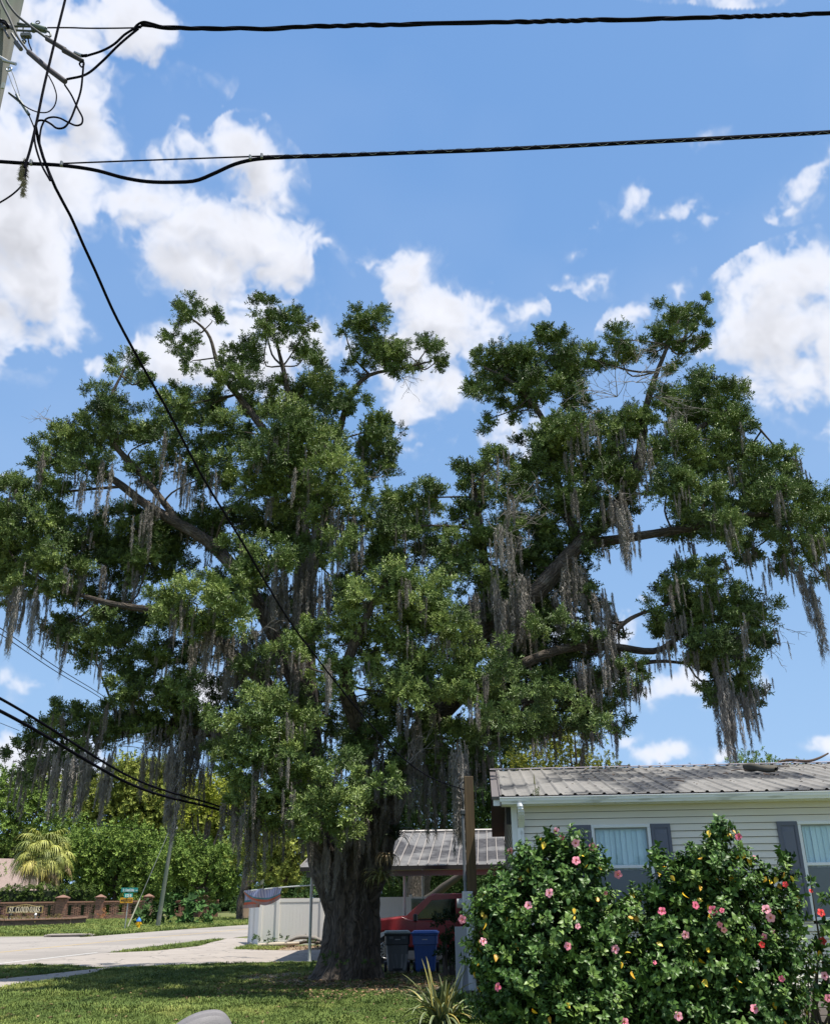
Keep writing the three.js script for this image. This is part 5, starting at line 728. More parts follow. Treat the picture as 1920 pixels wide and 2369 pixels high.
shrub('shrub', 'purple leaved shrub left of the entrance sign', 89, [[-4, 1900, 12], [6, 1908, 9]], [[0.05, 0.025, 0.035], [0.11, 0.055, 0.07], [0.18, 0.10, 0.11]], { size: .35, dens: 30 });
{ // clipped hedge behind the wall
  const t = thing('clipped_hedge', 'long flat topped clipped hedge behind the brick wall', 'hedge', [0, 0, 0]), Z = 109, x0 = at(-40, 2070, Z).x, x1 = at(214, 2070, Z).x, top = at(100, 2051, Z).y, bl = [];
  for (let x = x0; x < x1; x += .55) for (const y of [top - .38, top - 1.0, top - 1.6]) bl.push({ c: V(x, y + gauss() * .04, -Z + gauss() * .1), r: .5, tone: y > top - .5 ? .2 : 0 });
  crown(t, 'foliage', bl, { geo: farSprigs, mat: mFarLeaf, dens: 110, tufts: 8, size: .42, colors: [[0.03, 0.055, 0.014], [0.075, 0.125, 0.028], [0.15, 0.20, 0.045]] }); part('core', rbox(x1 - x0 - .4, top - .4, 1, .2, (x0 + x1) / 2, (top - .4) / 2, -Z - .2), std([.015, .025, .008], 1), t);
}
{ // fan palm
  const c = at(100, 1990, 114), t = thing('fan_palm', 'shaggy yellow green fan palm behind the clipped hedge', 'palm', [c.x, 0, c.z]); part('trunk', loft([V(0, 0, 0), V(.1, c.y * .5, 0), V(0, c.y, 0)], [.32, .28, .3], { sides: 10, rough: .3 }), mBark, t);
  const mats = [[0.17, 0.20, 0.04], [0.33, 0.34, 0.07], [0.50, 0.43, 0.10], [0.36, 0.26, 0.13]].map((q) => std(q, .6, { side: THREE.DoubleSide })), R = mulberry(9);
  for (let i = 0; i < 58; i++) {
    const a = i * 2.4, el = lerp(1.25, -0.75, Math.pow(i / 57, .8)) + (R() - .5) * .3, d = V(Math.cos(a) * Math.cos(el), Math.sin(el), Math.sin(a) * Math.cos(el)), L = 1.25 + R() * .6, h = d.clone().multiplyScalar(L), P = [], sd = V(-Math.sin(a), 0, Math.cos(a)), upn = sd.clone().cross(d);
    const pushT = (p, q, r) => P.push(p.x, p.y, p.z, q.x, q.y, q.z, r.x, r.y, r.z); pushT(V(0, 0, 0).addScaledVector(sd, .03), h, V(0, 0, 0).addScaledVector(sd, -.03));
    for (let k = 0; k < 26; k++) { const f = (k / 25 - .5) * 3.6, dd = d.clone().multiplyScalar(Math.cos(f)).addScaledVector(sd, Math.sin(f)).addScaledVector(upn, .25 * Math.cos(f * 2) * -1).normalize(), l = (1.55 - .35 * Math.abs(f)) * (.85 + .3 * R()), w = .055, sn = dd.clone().cross(upn).normalize(); let p0 = h.clone(), pd = dd.clone(), pl = [p0.clone().addScaledVector(sn, w), p0.clone().addScaledVector(sn, -w)]; for (let s = 1; s <= 4; s++) { pd.add(V(0, -.20 * s - .1 * R(), 0)).normalize(); p0 = p0.clone().addScaledVector(pd, l / 4); const ww = w * (1 - s / 4) + .006, q = [p0.clone().addScaledVector(sn, ww), p0.clone().addScaledVector(sn, -ww)]; pushT(pl[0], pl[1], q[0]); pushT(pl[1], q[1], q[0]); pl = q; } }
    const g = new THREE.BufferGeometry(); g.setAttribute('position', new THREE.Float32BufferAttribute(P, 3)); g.computeVertexNormals(); part('frond', g, mats[i > 46 ? 3 : i > 34 ? (R() < .5 ? 2 : 1) : R() < .35 ? 0 : 1], t, [0, c.y + .5, 0]).scale.setScalar(1.5);
  }
}
{ // far house
  const Z = 132, a = at(-40, 2060, Z), b = at(86, 2060, Z), r0 = at(-20, 1982, Z), r1 = at(16, 1985, Z), e = b.y, t = thing('far_house', 'far house with brown shingle hip roof left of the palm', 'house', [0, 0, 0]);
  const mShin = std([1, 1, 1], .95, { map: tex(256, 256, (u, v) => mix3([.20, .145, .125], [.33, .25, .22], pf(u, v, 40, 20, 3, 151)), true, .3) }), tri = (...p) => { const g = new THREE.BufferGeometry(); g.setAttribute('position', new THREE.Float32BufferAttribute(p.flatMap((q) => q.toArray()), 3)); g.computeVertexNormals(); return uvBox(g); };
  const fl = V(a.x - 6, e, -Z + 4), fr = V(b.x, e, -Z + 4), bl = V(a.x - 6, e, -Z - 9), br = V(b.x, e, -Z - 9), ra = V(r0.x - 4, r0.y, -Z - 2.5), rb = V(r1.x, r1.y, -Z - 2.5);
  part('roof', [tri(fl, fr, rb, fl, rb, ra), tri(fr, br, rb), tri(br, bl, ra, br, ra, rb), tri(bl, fl, ra)], mShin, t); part('wall', box(b.x - a.x + 5, e - .05, 11.5, (a.x - 6 + b.x) / 2, (e - .05) / 2, -Z - 2.5), std([.45, .40, .34], .9), t);
  part('roof_trim', box(b.x - a.x + 6, .2, .06, (a.x - 6 + b.x) / 2, e - .1, -Z + 4), std([.5, .46, .4], .8), t);
}
{ const A = [at(566, 2110, 100), at(565, 2088, 100), at(566, 2060, 99.5), at(572, 2010, 99), at(590, 1940, 98)]; A[0].y = 0; const t = thing('far_tree_trunk', 'tan far tree trunk just left of the white fence end', 'tree trunk', [0, 0, 0]); part('trunk', loft(A, [.75, .5, .42, .36, .25], { sides: 9 }), std([.17, .125, .085], 1), t); }
{ const q = thing('far_bungalow', 'low pale bungalow wall glimpsed behind the striped cloth', 'house', [0, 0, 0]), a = at(578, 2095, 120), b = at(640, 2095, 120); part('wall', box(b.x - a.x + 3, 1.7, 4, (a.x + b.x) / 2 + 1, .85, -123), std([.5, .45, .38], .9), q); part('roof', box(b.x - a.x + 3.6, .22, 4.6, (a.x + b.x) / 2 + 1, 1.8, -123), std([.24, .14, .11], .9), q); }
// ---------------------------------------------------------------- poles and cables overhead
const mCable = std([0.006, 0.006, 0.011], 0.9, { specularIntensity: .08 }), mCable2 = std([0.010, 0.010, 0.016], 0.9, { specularIntensity: .1 }), mSteel = std([0.42, 0.43, 0.44], 0.4, { metalness: .7 });
{
  const a = at(48, 0, 4.6), b = at(0, 228, 4.6), x = (a.x + b.x) / 2 - .145, z = -4.6, t = thing('utility_pole', 'weathered green grey utility pole at the top left corner close by', 'utility pole', [x, 0, z]);
  const y0 = b.y; part('post', uvBox(cyl(.135, .17, 10.2, 24, 0, 5.1, 0)), mPole, t);
  const w = (px, py, d) => at(px, py, d).sub(V(x, 0, z));
  part('eye_bolt', [bar(w(8, 140, 4.5), w(38, 148, 4.5), .011, 8), new THREE.TorusGeometry(.017, .006, 8, 16).translate(...w(22, 160, 4.5).toArray()), bar(w(0, 132, 4.5), w(18, 142, 4.5), .012, 6)], mSteel, t);
  part('bracket', [bar(w(0, 45, 4.5), w(30, 66, 4.5), .012, 6), bar(w(2, 52, 4.5), w(22, 88, 4.5), .009, 6), bar(w(4, 66, 4.5), w(28, 62, 4.5), .013, 6), bar(w(28, 78, 4.5), w(50, 112, 4.5), .010, 6), bar(w(37, 98, 4.5), w(50, 114, 4.5), .016, 6)], std([.12, .12, .13], .5, { metalness: .4 }), t);
  part('wire_loop', [tube([w(0, 46, 4.45), w(14, 50, 4.4), w(22, 64, 4.45)], .006, 10, 5), tube([w(0, 50, 4.45), w(12, 54, 4.4), w(20, 66, 4.45)], .006, 10, 5)], mCable2, t);
  part('id_tag', box(.02, .05, .01, ...w(8, 198, 4.45).toArray()), std([.3, .32, .3], .5), t);
}
const cable = (name, label, pts, r, m = mCable, seg) => solo(name, tube(pts, r, seg ?? pts.length * 8, 7), m, label, 'cable');
const D = (l, d0, d1) => l.map(([x, y, d]) => at(x * DS, y * DS, d ?? d0));
{ // twisted service cable along the top, three strands
  const base = D([[296, 50], [345, 57], [420, 60], [500, 59], [570, 60], [640, 56], [800, 52], [1000, 48], [1200, 43], [1400, 39], [1600, 33], [1740, 28], [2000, 18], [2600, -10]], 4.5), c = new THREE.CatmullRomCurve3(base), t = thing('service_cable', 'thick twisted black cable crossing the very top of the sky', 'cable', [0, 0, 0]);
  const n = 260; for (let k = 0; k < 3; k++) { const p = []; for (let i = 0; i <= n; i++) { const q = c.getPointAt(i / n), a = k * 2.094 + i / n * c.getLength() / .62 * 6.283 * (1 + .12 * Math.sin(i * .13)); p.push(q.add(V(0, Math.cos(a) * .0085, Math.sin(a) * .0085))); } part('strand', new THREE.TubeGeometry(new THREE.CatmullRomCurve3(p), 520, k === 0 ? .0062 : .0092, 6), k === 0 ? mCable2 : mCable, t); }
  part('strand', tube(D([[345, 58], [320, 50], [300, 46], [288, 52], [280, 62]], 4.46), .0085, 20, 6), mCable, t);
  part('strand', tube(D([[298, 54], [282, 60], [262, 72], [240, 92], [215, 106], [178, 118]], 4.5), .0085, 30, 6), mCable, t);
  part('strand', tube(D([[290, 60], [270, 76], [245, 98], [215, 128], [180, 156], [140, 166]], 4.47), .0085, 30, 6), mCable, t);
  part('neutral_wire', tube(D([[100, 58], [150, 58], [180, 59], [240, 59], [296, 58]], 4.5), .0055, 24, 6), mCable2, t);
}
{ const t = thing('cable_splice', 'upper sleeved cable splice hanging beside the pole at top left', 'cable splice', [0, 0, 0]), w = (x, y) => at(x / 7.142, y / 7.142, 4.46); part('sleeve', bar(w(780, 640), w(1080, 820), .0165, 10), std([.05, .045, .055], .7), t); part('sleeve', bar(w(1060, 830), w(1370, 1010), .020, 10, .015), std([.035, .03, .035], .7), t); part('clamp', bar(w(1240, 870), w(1360, 920), .013, 8), mSteel, t); part('plug', bar(w(1360, 925), w(1450, 915), .010, 8), mCable, t); part('tail', tube([w(1360, 1010), w(1320, 1050), w(1360, 1110), w(1395, 1060), w(1380, 1010)], .006, 16, 5), mCable, t); part('lead', tube([w(100, -60), w(120, 20), w(280, 240), w(520, 440), w(780, 630)], .0085, 24, 7), std([.05, .053, .056], .7), t); }
{ const t = thing('cable_splice', 'lower long sleeved cable splice hanging beside the pole at top left', 'cable splice', [0, 0, 0]), w = (x, y) => at(x / 7.142, y / 7.142, 4.43); part('sleeve', [bar(w(480, 860), w(790, 1130), .0185, 10), bar(w(780, 1120), w(1085, 1350), .0185, 10)], std([.06, .05, .065], .75), t); part('lead', tube([w(0, -60), w(40, 60), w(170, 320), w(290, 590), w(480, 860)], .0085, 24, 7), std([.05, .053, .056], .7), t); }
{ const t = thing('cable_clamp', 'metal dead end clamp holding the top cable to the pole', 'clamp', [0, 0, 0]), w = (x, y) => at(x / 7.142, y / 7.142, 4.5), m = std([.10, .11, .10], .5, { metalness: .5 }); part('strap', [bar(w(230, 435), w(640, 440), .008, 6), bar(w(260, 500), w(640, 520), .008, 6), bar(w(300, 390), w(440, 420), .011, 6)], m, t); part('wedge', [bar(w(560, 440), w(760, 500), .022, 8), bar(w(540, 400), w(560, 520), .014, 8)], std([.10, .13, .09], .5, { metalness: .4 }), t); part('ring', [new THREE.TorusGeometry(.014, .004, 6, 16).translate(...w(632, 370).toArray())], m, t); part('hook', tube([w(740, 500), w(830, 540), w(835, 610), w(760, 590)], .007, 12, 6), m, t); part('connector', [box(.068, .028, .03, ...w(437, 590).toArray()), bar(w(390, 460), w(395, 560), .005, 5), bar(w(405, 630), w(405, 710), .010, 6), bar(w(375, 680), w(440, 680), .008, 6)], m, t); part('lead', tube([w(470, 630), w(490, 730), w(530, 830)], .005, 10, 5), mCable, t); }
// service drop running down to the timber post
{ const P = [[75, 262], [85, 310], [100, 352], [118, 395], [150, 455], [175, 512], [200, 566], [240, 656], [300, 768], [350, 856], [420, 990], [500, 1122], [600, 1290], [660, 1372], [760, 1498], [850, 1592], [905, 1628], [970, 1652]], n = P.length, len = [0]; for (let i = 1; i < n; i++) len.push(len[i - 1] + Math.hypot(P[i][0] - P[i - 1][0], P[i][1] - P[i - 1][1])); cable('service_drop', 'black cable slanting down across the oak from the pole to the timber post', P.map(([x, y], i) => at(x * DS, y * DS, 1 / lerp(1 / 4.5, 1 / 19.6, len[i] / len[n - 1]))), .0105, mCable, 160); }
const k = 1 / 7.142 / DS; // positions measured in the most enlarged view
cable('drop_wire', 'thin black cable rising steeply to the top edge right of the pole', D([[146, -40], [137, 0], [122, 60], [105, 130], [92, 185], [76, 262], [62, 320], [52, 350]], 4.35), .0085, mCable, 60);
cable('cable_loop', 'looped black cable hanging from the lower splice above the pole wires', D([[1075 * k, 1400 * k], [1180 * k, 1560 * k], [1290 * k, 1790 * k], [1370 * k, 1960 * k], [1350 * k, 2050 * k], [1270 * k, 2075 * k], [1130 * k, 2020 * k], [1000 * k, 1955 * k], [880 * k, 1935 * k], [770 * k, 1965 * k], [700 * k, 2080 * k], [672 * k, 2200 * k], [84, 300], [96, 340], [110, 378]], 4.45), .0062, mCable, 120);
cable('cable_loop', 'looped black cable hanging from the upper splice and curling left', D([[1385 * k, 1060 * k], [1370 * k, 1250 * k], [1340 * k, 1500 * k], [1250 * k, 1780 * k], [1150 * k, 2010 * k], [1060 * k, 2110 * k], [950 * k, 2120 * k], [850 * k, 2050 * k], [740 * k, 1995 * k], [640 * k, 1995 * k], [590 * k, 2080 * k], [575 * k, 2200 * k], [74, 300], [88, 345], [106, 378]], 4.40), .0068, mCable, 120);
cable('cable_loop', 'small round loop of thin cable left of the lower splice', D([[810 * k, 1250 * k], [900 * k, 1430 * k], [940 * k, 1600 * k], [900 * k, 1760 * k], [800 * k, 1850 * k], [680 * k, 1860 * k], [560 * k, 1830 * k], [400 * k, 1740 * k], [300 * k, 1640 * k], [160 * k, 1540 * k]], 4.38), .0042, mCable, 60);
{ const t = thing('wire_grip', 'thin wire grip hanging from the pole hook on the telephone drop', 'wire grip', [0, 0, 0]), w = (x, y) => at(x / 7.142, y / 7.142, 4.42); part('bail', [tube([w(140, 1200), w(210, 1400), w(285, 1570)], .0026, 10, 4), tube([w(200, 1180), w(240, 1280), w(335, 1585)], .0026, 10, 4)], std([.16, .17, .17], .7), t); part('grip_body', [bar(w(280, 1560), w(345, 1700), .010, 6), bar(w(340, 1670), w(485, 1895), .011, 6), bar(w(155, 1535), w(330, 1680), .008, 6)], std([.10, .13, .13], .5), t); part('drop', tube([w(480, 1890), w(560, 2080), w(600, 2200)], .0045, 12, 5), mCable, t); }
{ const t = thing('telephone_cable', 'thick black telephone cable with sagging loop crossing the sky below the top one', 'cable', [0, 0, 0]); const M = D([[-60, 334], [0, 338], [60, 342], [130, 346], [200, 356], [260, 372], [310, 380], [370, 381], [410, 378], [450, 362], [490, 344], [530, 334], [600, 329], [700, 326], [850, 320], [1000, 315], [1150, 308], [1300, 300], [1450, 293], [1600, 285], [1736, 277], [2100, 255], [2600, 222]], 4.45); part('sheath', tube(M, .0115, 200, 8), mCable, t); part('messenger', tube(D([[130, 342], [260, 337], [400, 332], [540, 327], [700, 322.5], [1000, 311.5], [1300, 296.5], [1736, 273.5], [2600, 218]], 4.45), .0052, 80, 6), mCable2, t); const cl = (x, y) => part('clamp', [rbox(.016, .036, .026, .004, ...at(x * DS, y * DS, 4.44).toArray())], std([.2, .21, .22], .5, { metalness: .5 }), t); cl(130, 343); cl(524, 330); cl(548, 327); cl(66, 340); part('lashing', tube(D(Array.from({ length: 60 }, (_, i) => [560 + i * 20, 326.5 - (i * 20) * .031 - (i * i) * .0035 + (i % 2 ? 4 : -3)]), 4.44), .0012, 180, 3), mSteel, t); }
cable('tail_wire', 'short wire curling off the telephone cable at the left edge', D([[56, 345], [54, 368], [46, 388], [28, 406], [0, 424], [-30, 438]], 4.4), .0055, mCable, 30);
{ const L = mossSet([[55, 345, 55, 4.4, .1], [52, 365, 40, 4.4, .1]], { n: 3, spread: 3 }), t = thing('moss_tuft', 'wispy tuft of moss caught on the telephone cable at left', 'moss', [0, 0, 0]); L.forEach((l, i) => l.m.forEach((m) => { const me = sh(new THREE.Mesh(mossGeos[3], mBeard)); me.name = 'strands'; m.decompose(me.position, me.quaternion, me.scale); me.scale.set(.24, .15, .24); t.add(me); })); }
const far2 = (name, label, a, b, r, sag = .25) => { const c = a.clone().lerp(b, .5).add(V(0, -sag, 0)); cable(name, label, [a.clone().lerp(b, -.4), a, c, b, b.clone().lerp(a, -.15)], r, mCable, 60); };
far2('trunk_cable', 'upper of two thick black cables slanting down at lower left', at(0, 1615, 13), at(508, 1866, 23), .021); far2('trunk_cable', 'lower of two thick black cables slanting down at lower left', at(0, 1644, 13), at(508, 1874, 23), .026);
far2('thin_wire', 'upper of two thin wires left of the oak against blue sky', at(0, 1452, 40), at(218, 1596, 60), .022, .1); far2('thin_wire', 'lower of two thin wires left of the oak against blue sky', at(0, 1466, 40), at(214, 1602, 60), .022, .1);
far2('faint_wire', 'faint thin wire at the left edge above the far trees', at(0, 1672, 60), at(40, 1688, 66), .018, .0); far2('street_wire', 'thin wire running in front of the trees to the leaning pole', at(0, 1872, 60), at(398, 1924, 71), .018, .2);

// ---------------------------------------------------------------- hibiscus
function leafGeo(fold, curl, wide = .62) { const S = 4, P = [], rows = []; for (let s = 0; s <= S; s++) { const t = s / S, w = wide * .5 * Math.pow(Math.sin(Math.PI * Math.pow(t, .72) * .98 + .03), .9) * (t === 1 ? 0 : 1), y = t, z = -curl * t * t; rows.push([V(-w, y, z + fold * w), V(0, y, z), V(w, y, z + fold * w)]); } const I = []; rows.forEach((r) => r.forEach((v) => P.push(v.x, v.y, v.z))); for (let s = 0; s < S; s++) for (const q of [0, 1]) { const a = s * 3 + q, b = a + 3; if (s === 0) I.push(a + (q ? 0 : 1), b + 1, b); else I.push(a, a + 1, b); I.push(a + 1, b + 1, b); } const g = new THREE.BufferGeometry(); g.setAttribute('position', new THREE.Float32BufferAttribute(P, 3)); g.setIndex(I); g.computeVertexNormals(); return g; }
const leafGs = [leafGeo(.35, .18), leafGeo(.2, .32), leafGeo(.5, .1), leafGeo(.3, .45, .7)];
function shoot(seed, n) { const r = mulberry(seed), l = []; for (let i = 0; i < n; i++) { const t = i / n, a = i * 2.4 + r(), el = lerp(.0, 1.0, t) + (r() - .5) * .4, s = lerp(.42, .26, t * t) * (.8 + .4 * r()), g = leafGs[(r() * 4) | 0].clone().toNonIndexed(); g.scale(s, s, s); g.applyMatrix4(M4().compose(V(.02 * Math.sin(i), t * .75, 0), Q(0, 0, 0).multiply(new THREE.Quaternion().setFromAxisAngle(Yv, a)).multiply(Q(Math.PI / 2 - el, 0, 0)).multiply(new THREE.Quaternion().setFromAxisAngle(Yv, Math.PI)), V(1, 1, 1))); l.push(g); } const st = bar(V(0, -.5, 0), V(0, .78, 0), .018, 4).toNonIndexed(); st.deleteAttribute('uv'); l.push(st); return mergeGeometries(l); }
const shoots = [shoot(11, 11), shoot(12, 13), shoot(13, 9)];
const HIB = [[0.020, 0.050, 0.013], [0.080, 0.155, 0.032], [0.26, 0.34, 0.08]];
const raySphere = (o, d, blobs) => { let best = 1e9; for (const b of blobs) { const L = b.c.clone().sub(o), tc = L.dot(d), h2 = L.lengthSq() - tc * tc, r = b.r * 1.02; if (h2 < r * r) best = Math.min(best, tc - Math.sqrt(r * r - h2)); } return best; };
function petalGeo() { const S = 6, N = 6, P = [], I = []; for (let s = 0; s <= S; s++) for (let j = 0; j <= N; j++) { const t = s / S, u = j / N * 2 - 1, w = .44 * Math.pow(Math.sin(Math.PI * Math.min(1, t * .72 + .06)), .8), rf = .03 * Math.sin(u * 9 + t * 4) * t; P.push(u * w, t * (1 - .12 * u * u * t), .38 * t - .30 * t * t + rf + .05 * Math.abs(u) * t); } for (let s = 0; s < S; s++) for (let j = 0; j < N; j++) { const a = s * (N + 1) + j, b = a + N + 1; I.push(a, a + 1, b, a + 1, b + 1, b); } const g = new THREE.BufferGeometry(); g.setAttribute('position', new THREE.Float32BufferAttribute(P, 3)); g.setIndex(I); g.computeVertexNormals(); return g; }
const petal = petalGeo(), mPink = [std([0.74, 0.25, 0.32], .55, { side: THREE.DoubleSide }), std([0.80, 0.34, 0.40], .55, { side: THREE.DoubleSide }), std([0.66, 0.13, 0.21], .55, { side: THREE.DoubleSide })], mRedF = std([0.66, 0.035, 0.03], .55, { side: THREE.DoubleSide }), mEye = std([0.30, 0.01, 0.03], .6, { side: THREE.DoubleSide }), mStamen = std([0.75, 0.45, 0.12], .7);
const mYellow = [std([0.62, 0.40, 0.02], .45, { side: THREE.DoubleSide }), std([0.70, 0.50, 0.04], .45, { side: THREE.DoubleSide }), std([0.50, 0.28, 0.02], .5, { side: THREE.DoubleSide })];
const leafTones = [[0.028, 0.070, 0.018], [0.055, 0.122, 0.028], [0.09, 0.17, 0.038], [0.16, 0.245, 0.058]].map((c) => std(c, .4, { side: THREE.DoubleSide, specularIntensity: .5 }));
function hibiscus(label, px, flowers, o = {}) {
  const t = thing('hibiscus_bush', label, 'bush', [0, 0, 0], 0, 'flowering hibiscus bushes before the house'), dB = o.d ?? 13.0, front = px.map(([x, y, r]) => { const d = dB + gauss() * .12, c = at(x * DS, y * DS, d); return { c, r: r * DS * c.clone().sub(camera.position).dot(camF) / FOCAL, tone: -.03 }; });
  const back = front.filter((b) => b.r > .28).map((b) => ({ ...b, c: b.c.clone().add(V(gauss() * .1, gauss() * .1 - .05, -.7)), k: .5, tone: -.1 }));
  // leafy shoots over the outside of every blob
  const q = new THREE.Quaternion(), q2 = new THREE.Quaternion(), L = shoots.map(() => ({ m: [], c: [] })), all = [...front, ...back];
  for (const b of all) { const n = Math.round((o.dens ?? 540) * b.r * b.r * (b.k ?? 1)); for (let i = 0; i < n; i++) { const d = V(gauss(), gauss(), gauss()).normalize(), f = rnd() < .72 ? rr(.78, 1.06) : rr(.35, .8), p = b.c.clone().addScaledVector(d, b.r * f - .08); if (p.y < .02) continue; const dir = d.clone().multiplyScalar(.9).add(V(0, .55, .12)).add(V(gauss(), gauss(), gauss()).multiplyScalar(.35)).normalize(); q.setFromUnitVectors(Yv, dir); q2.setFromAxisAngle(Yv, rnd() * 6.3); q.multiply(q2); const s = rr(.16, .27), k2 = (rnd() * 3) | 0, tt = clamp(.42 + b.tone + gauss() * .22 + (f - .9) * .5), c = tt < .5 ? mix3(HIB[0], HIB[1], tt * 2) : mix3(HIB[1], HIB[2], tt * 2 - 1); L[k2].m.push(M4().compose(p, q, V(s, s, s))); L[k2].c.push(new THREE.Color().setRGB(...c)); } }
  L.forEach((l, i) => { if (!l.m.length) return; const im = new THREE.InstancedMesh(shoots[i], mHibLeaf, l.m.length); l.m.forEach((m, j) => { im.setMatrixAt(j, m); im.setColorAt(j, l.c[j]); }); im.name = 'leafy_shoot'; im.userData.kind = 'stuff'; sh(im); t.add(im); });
  const cx = front.reduce((s, b) => s + b.c.x, 0) / front.length, cz = front[0].c.z;
  for (let i = 0; i < (o.stems ?? 9); i++) { const b = all[(rnd() * all.length) | 0], x0 = cx + gauss() * .25; part('stem', loft([V(x0, 0, cz - .3), V(lerp(x0, b.c.x, .5), b.c.y * .55, lerp(cz - .3, b.c.z, .5)), b.c], [.03, .018, .006], { seg: 8, sides: 5 }), mTwigDark, t); }
  const eye = camera.position, put = (x, y, off) => { const d = ray(x, y).normalize(), tt = raySphere(eye, d, front); const s = tt < 1e8 ? tt + off : (dB / -d.z); return eye.clone().addScaledVector(d, s); };
  // single leaves on the side one sees, and yellowing ones
  for (let i = 0; i < (o.leaves ?? 260); i++) { const b = front[(rnd() * front.length) | 0], d = V(gauss(), gauss(), Math.abs(gauss()) + .35).normalize(), p = b.c.clone().addScaledVector(d, b.r * rr(.98, 1.1)); if (p.y < .1) continue; const m = part('leaf', leafGs[(rnd() * 4) | 0], leafTones[(rnd() * 4) | 0], t, p.toArray()); m.quaternion.setFromUnitVectors(Yv, d.clone().multiplyScalar(.7).add(V(gauss() * .7, gauss() * .5, gauss() * .4)).normalize()).multiply(new THREE.Quaternion().setFromAxisAngle(Yv, rnd() * 6.3)); m.scale.setScalar(rr(.065, .105)); }
  for (let i = 0; i < (o.yellow ?? 52); i++) { const b = front[(rnd() * front.length) | 0], d = V(gauss(), gauss(), Math.abs(gauss()) + .5).normalize(), p = b.c.clone().addScaledVector(d, b.r * rr(1.0, 1.1)); if (p.y < .1) continue; const m = part('yellow_leaf', leafGs[(rnd() * 4) | 0], mYellow[(rnd() * 3) | 0], t, p.toArray()); m.userData.label = 'yellowed leaf'; m.quaternion.setFromUnitVectors(Yv, V(gauss() * .6, -.7 + gauss() * .6, .4).normalize()).multiply(new THREE.Quaternion().setFromAxisAngle(Yv, rnd() * 6.3)); m.scale.setScalar(rr(.07, .112)); }
  for (const [cx2, cy2, red, s2] of flowers) {
    const x = 1100 + cx2 * .47235, y = 1700 + cy2 * .47235, p = put(x, y, -.04), f = new THREE.Group(); f.name = 'flower'; f.userData.label = red ? 'red hibiscus flower' : 'pink hibiscus flower'; f.position.copy(p); t.add(f);
    const toward = eye.clone().sub(p).normalize().multiplyScalar(.8).add(V(gauss() * .55, gauss() * .35 + .1, gauss() * .3)).normalize(); f.quaternion.setFromUnitVectors(V(0, 0, 1), toward); f.scale.setScalar(.055 * (s2 ?? 1) * rr(.9, 1.1)); const mm = red ? mRedF : mPink[(rnd() * 3) | 0], z0 = rnd();
    for (let i = 0; i < 5; i++) { const m = sh(new THREE.Mesh(petal, mm)); m.name = 'petal'; m.rotation.set(gauss() * .12, gauss() * .2, z0 + i * 1.2566); f.add(m); }
    part('flower_eye', new THREE.ConeGeometry(.24, .2, 10, 1, true).rotateX(-Math.PI / 2).translate(0, 0, .13), mEye, f); part('stamen', [bar(V(0, 0, .05), V(.05, .04, .75), .035, 6), mv(new THREE.IcosahedronGeometry(.07, 1), .05, .04, .72), mv(new THREE.IcosahedronGeometry(.06, 1), .06, .04, .6)], mStamen, f);
  }
}
hibiscus('left hibiscus bush with pink flowers in front of the first window', [[1150, 1830, 70], [1080, 1870, 66], [1210, 1850, 64], [1045, 1925, 60], [1140, 1940, 90], [1240, 1930, 80], [1295, 1930, 46], [1040, 2000, 55], [1110, 2040, 90], [1220, 2040, 90], [1305, 2025, 60], [1050, 2090, 62], [1140, 2130, 90], [1250, 2130, 90], [1330, 2110, 66], [1150, 1768, 28], [1195, 1775, 34], [1095, 1800, 32], [1240, 1800, 34], [1328, 1880, 22], [1070, 2200, 70], [1150, 2230, 90], [1260, 2230, 90], [1340, 2210, 80], [1005, 1975, 18], [1018, 1890, 26], [1000, 2020, 14]],
  [[258, 835], [362, 775], [683, 1050], [450, 1035], [38, 1012], [110, 1235], [395, 473], [422, 506, 0, .8], [490, 530], [573, 548], [492, 616], [697, 684], [170, 570, 0, .8], [636, 775, 0, .5], [-65, 950 - 46, 0, 1.1], [728, 1408], [500, 938, 0, .7]]);
hibiscus('right hibiscus bush, taller and dense, with pink flowers between the two windows', [[1500, 1758, 30], [1490, 1810, 48], [1380, 1800, 22], [1392, 1860, 44], [1450, 1865, 58], [1540, 1860, 52], [1595, 1850, 32], [1640, 1840, 24], [1400, 1945, 66], [1490, 1940, 80], [1580, 1930, 64], [1645, 1915, 42], [1395, 2030, 70], [1480, 2040, 85], [1580, 2030, 78], [1655, 2005, 48], [1420, 2130, 80], [1520, 2130, 85], [1610, 2115, 72], [1660, 2090, 40], [1430, 2230, 90], [1540, 2230, 90], [1630, 2220, 70], [1640, 1800, 16], [1510, 1735, 18], [1372, 1905, 18], [1545, 1800, 30], [1430, 1810, 24], [1660, 1870, 20]],
  [[912, 865], [1075, 835], [1160, 860], [1026, 980], [1195, 930, 0, .7], [1215, 955, 0, .7], [1422, 855], [1443, 895], [1450, 960, 0, .7], [1412, 988, 0, .8], [992, 1378], [1365, 1342], [1497, 1195, 0, .7], [1287, 500], [875, 1115, 0, .5], [1515, 733, 1, .8], [1363, 600, 0, .5], [1400, 1028, 1, .7], [1205, 860, 0, .6]]);
hibiscus('thin sparse hibiscus with red flowers at the right edge before the second window', [[1722, 1885, 16], [1728, 1945, 20], [1712, 1985, 16], [1730, 2030, 22], [1715, 2070, 18], [1745, 2100, 30], [1690, 2040, 16], [1695, 1850, 10], [1740, 2190, 40], [1700, 2200, 30]], [[1690, 872, 1, 1.1], [1697, 1010, 1], [1640, 765, 1, .6], [1706, 1180], [1725, 1290, 0, .9]], { d: 13.2, leaves: 60, yellow: 4, dens: 340, stems: 10 });

